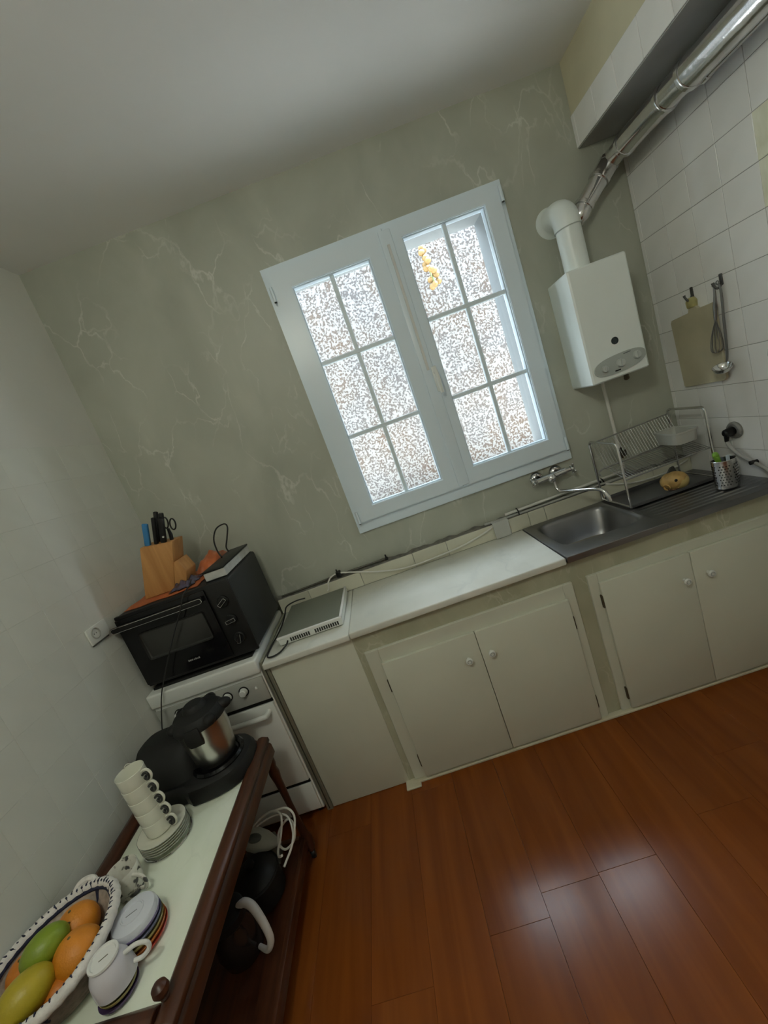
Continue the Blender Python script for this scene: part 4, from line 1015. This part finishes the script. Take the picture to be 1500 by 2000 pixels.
for i in range(5):
    z = zc0+.0470*i
    cxx, cyy = ccx-.008-.003*i*0, ccy+.004
    if cup is None:
        cup = thing('coffee_cup', '', 'cup', (cxx, cyy, z), 'stacked white coffee cups')
        obj('body', MB().lathe([(0, .002), (.036, .002), (.0420, .0035), (.0440, .007), (.0446, .030), (.0448, .0525), (.0436, .0535), (.042, .046), (.040, .010), (0, .008)], (cxx, cyy, z), 36), porc_cream, cup)
        ha = -.20
        hx_ = lambda r: (cxx+r*math.cos(ha), cyy+r*math.sin(ha))
        b = MB()
        p = []
        for r, dz in ((.043, .042), (.058, .050), (.073, .047), (.079, .032), (.071, .016), (.058, .008), (.045, .012)):
            q = hx_(r); p.append((q[0], q[1], z+dz))
        obj('handle', b.tube(p, .0042, 8, smooth=4), porc_cream, cup)
        b = MB(); p = []
        for r, dz in ((.046, .034), (.059, .041), (.069, .034), (.066, .021), (.056, .015), (.050, .022), (.057, .027)):
            q = hx_(r); p.append((q[0]+.002, q[1]-.0050, z+dz))
        obj('scroll', b.tube(p, .0044, 8, smooth=4), mat('dark_scroll', (.03, .03, .03), .3, metal=.3, var=.1), cup)
        c_ = cup
    else:
        c_ = copy_tree(cup); c_.location.z = z
    c_['label'] = 'white coffee cup with dark scrolled handle, %s in the stack of five' % pos[i]
# lidless mug with dark floral pattern
mugm = bpy.data.materials.new('floral_glaze'); mugm.use_nodes = True
N, L = mugm.node_tree.nodes, mugm.node_tree.links
bb = N['Principled BSDF']; bb.inputs['Roughness'].default_value = .2
tcn = N.new('ShaderNodeTexCoord'); nz_ = N.new('ShaderNodeTexNoise'); nz_.inputs['Scale'].default_value = 38; nz_.inputs['Detail'].default_value = 2
L.new(tcn.outputs['Object'], nz_.inputs['Vector']); rm_ = ramp(N, [(.42, (.74, .73, .66)), (.55, (.70, .68, .60)), (.60, (.10, .095, .085)), (.66, (.06, .06, .07))])
L.new(nz_.outputs[0], rm_.inputs[0]); L.new(rm_.outputs[0], bb.inputs['Base Color'])
mg = thing('mug', 'white mug with dark floral blotches between the saucers and the fruit basket', 'mug', (.205, -1.232, tz))
mgx, mgy = .208, -1.236
obj('body', MB().lathe([(0, .002), (.030, .002), (.036, .006), (.044, .04), (.047, .083), (.0455, .086), (.043, .082), (.040, .04), (.030, .010), (0, .008)], (mgx, mgy, tz), 34), mugm, mg)
obj('handle', MB().tube([(mgx+.043*.94, mgy-.014, tz+.07), (mgx+.072, mgy-.022, tz+.068), (mgx+.080, mgy-.025, tz+.045), (mgx+.066, mgy-.021, tz+.022), (mgx+.040, mgy-.013, tz+.020)], .0055, 10, smooth=4), mugm, mg)
# coloured saucer stacks with inverted cups
cols = {'red': (.36, .035, .02), 'orange': (.42, .13, .03), 'olive': (.27, .22, .08), 'slate blue': (.13, .14, .22), 'lavender': (.16, .12, .25), 'purple': (.075, .045, .11), 'deep purple': (.055, .03, .085)}
def stack(cx, cy, seq, r0, lab):
    z = tz
    for i, cname in enumerate(seq):
        r = r0-.0030*i
        s_ = thing('coloured_saucer', '%s glazed saucer in the %s' % (cname, lab), 'saucer', (cx+.0022*i, cy+.0012*i, z), 'coloured saucers')
        obj('dish', MB().lathe([(0, .0015), (r*.5, .0015), (r*.55, 0), (r*.62, .002), (r*.97, .0095), (r, .0150), (r*.98, .0165), (r*.6, .0055), (0, .0045)], (cx+.0022*i, cy+.0012*i, z), 40), mat(cname.replace(' ', '_')+'_glaze', cols[cname], .2, var=.06), s_)
        z += .0120
    return z
z1 = stack(.328, -1.386, ('red', 'orange', 'olive', 'slate blue', 'lavender'), .072, 'stack under the white bowl')
wb = thing('white_bowl', 'shallow white bowl turned upside down on the coloured saucers', 'bowl', (.336, -1.380, z1))
obj('shell', MB().lathe([(.057, .002), (.059, .004), (.058, .014), (.054, .020), (.042, .024), (.030, .025), (.029, .027), (.026, .027), (.025, .0245), (0, .0245)], (.336, -1.380, z1), 40), mat('bluish_porcelain', (.66, .68, .74), .1, var=.02), wb)
obj('base_mark', MB().box(.320, .348, -1.3815, -1.3795, z1+.0243, z1+.0249, rot=RZ(.5), piv=(.336, -1.380, 0)), mat('mark_grey', (.12, .12, .13), .5, var=.05), wb)
z2 = stack(.338, -1.496, ('purple', 'olive', 'deep purple'), .046, 'small stack under the inverted white cup')
ic = thing('inverted_cup', 'white cup turned upside down on small saucers beside the fruit basket', 'cup', (.342, -1.492, z2))
icx, icy = .342, -1.492
obj('shell', MB().lathe([(.046, .003), (.048, .002), (.0475, .020), (.044, .044), (.036, .060), (.031, .066), (.033, .069), (.033, .074), (.030, .076), (.027, .073), (0, .072)], (icx, icy, z2), 36), mat('lilac_white', (.66, .64, .70), .15, var=.02), ic)
obj('foot', MB().lathe([(.0335, .070), (.035, .073), (.034, .077), (.029, .077), (.027, .0735), (0, .0735)], (icx, icy, z2), 32), porc, ic)
obj('handle', MB().tube([(icx+.036, icy+.014, z2+.052), (icx+.062, icy+.022, z2+.056), (icx+.082, icy+.028, z2+.046), (icx+.084, icy+.026, z2+.030), (icx+.066, icy+.020, z2+.018), (icx+.046, icy+.014, z2+.020)], .0055, 10, smooth=5), porc, ic)
obj('base_mark', MB().box(icx-.010, icx+.010, icy-.001, icy+.001, z2+.0734, z2+.0742, rot=RZ(.6), piv=(icx, icy, 0)), mat('mark_brown', (.12, .11, .08), .5, var=.05), ic)

# ------------------------------------------------------------------ fruit basket
bkx, bky = .158, -1.430
fb = thing('fruit_basket', 'woven oval fruit basket with white corded rim and navy stitching', 'basket', (bkx, bky, tz))
bang = 0.0
def bp_(r, a, z, kx=.143, ky=.160):
    x, y = kx*r*math.cos(a), ky*r*math.sin(a)
    return Vector((bkx+x*math.cos(bang)-y*math.sin(bang), bky+x*math.sin(bang)+y*math.cos(bang), z))
prof = [(.0, .004), (.64, .004), (.70, .010), (.79, .035), (.87, .066), (.95, .100)]
def bwall(u, v):
    i = min(int(v*(len(prof)-1)), len(prof)-2); t_ = v*(len(prof)-1)-i
    r = prof[i][0]*(1-t_)+prof[i+1][0]*t_; z = prof[i][1]*(1-t_)+prof[i+1][1]*t_
    r += .008*math.sin(v*60)*(v > .25)
    return bp_(max(r, .001), 2*PI*u, tz+.002+z)
bw = MB().grid(bwall, 56, 36, True)
obj('woven_wall', bw, straw, fb, ang=80)
inner = MB().grid(lambda u, v: bp_(.93-.27*v**.8, 2*PI*u, tz+.100-.082*v), 56, 10, True)
obj('lining', inner, mat('pale_weave', (.42, .36, .30), .8, var=.3, vscale=60, bump=.4, bscale=150), fb, ang=80)
obj('rim', MB().tube([bp_(.985, 2*PI*k/72, tz+.105+.006*math.sin(4*PI*k/72+.5)) for k in range(72)], [.0125+.002*(k % 2) for k in range(72)], 10, closed=True), whitecord, fb, ang=60)
b = MB()
for k in range(64):
    a = 2*PI*k/64; a2 = a+.03
    zz = tz+.105+.006*math.sin(2*a+.5)
    b.tube([bp_(.94, a, zz-.012), bp_(.925, a, zz+.004), bp_(.965, a2, zz+.0135), bp_(1.0+.02*math.sin(k*2.3), a2, zz+.0135)], [.003, .0032, .0026, .0012], 5)
obj('stitching', b, navy, fb, kind='stuff')
obj('navy_band', MB().tube([bp_(.915, 2*PI*k/60, tz+.103+.006*math.sin(4*PI*k/60+.5)) for k in range(60)], .006, 8, closed=True), navy, fb)
for a0 in (1.75, 1.75+PI):
    obj('carry_handle', MB().tube([bp_(1.0, a0-.20, tz+.105), bp_(1.06, a0-.13, tz+.113), bp_(1.08, a0, tz+.116), bp_(1.06, a0+.13, tz+.113), bp_(1.0, a0+.20, tz+.105)], .009, 8, smooth=4), whitecord, fb)
for a0 in (.75, 1.45, 2.6, 3.9, 5.2):
    obj('navy_stripe', MB().tube([bp_(.92, a0, tz+.098), bp_(.84, a0, tz+.066), bp_(.74, a0, tz+.04)], .007, 6), navy, fb)
om = mat('orange_peel', (.62, .22, .015), .45, var=.12, vscale=8, bump=.25, bscale=220)
om2 = mat('orange_peel_deep', (.55, .17, .012), .45, var=.12, vscale=8, bump=.25, bscale=220)
gl = mat('green_peel', (.20, .28, .02), .4, var=.25, vscale=9, bump=.15, bscale=200)
yl = mat('yellow_peel', (.42, .33, .02), .4, var=.2, vscale=9, bump=.15, bscale=200)
def fruit(nm, c, r, mm, lab, cat, rot=None, stem=True):
    f = thing(nm, lab, cat, (c[0], c[1], c[2]-r[2]), 'fruit in the basket')
    obj('flesh', MB().ell(c, *r, rot=rot, nu=26, nv=18), mm, f)
    q = (rot or Matrix.Identity(3)) @ Vector((0, 0, r[2])) if rot is None else rot @ Vector((r[0], 0, 0))
    obj('stem_end', MB().ell(Vector(c)+q*.99, .004, .004, .003, nu=8, nv=6), mat('stem_brown', (.10, .09, .03), .7, var=.1), f)
fruit('orange', (.228, -1.442, .690), (.056, .055, .054), om, 'large orange nearest the white bowl side of the basket', 'orange')
fruit('orange', (.160, -1.360, .684), (.052, .052, .050), om, 'orange at the far end of the fruit basket', 'orange')
fruit('orange', (.206, -1.497, .660), (.040, .040, .040), om2, 'darker orange under the rim at the near right of the basket', 'orange')
fruit('orange', (.078, -1.440, .680), (.044, .045, .044), om2, 'orange at the wall side of the basket, partly under the lime', 'orange')
fruit('lime', (.146, -1.432, .728), (.054, .042, .040), gl, 'green lime on top in the middle of the basket', 'lime', RZ(1.0))
fruit('lemon', (.163, -1.520, .716), (.060, .046, .044), yl, 'yellow-green lemon at the near end of the basket', 'lemon', RZ(.95))
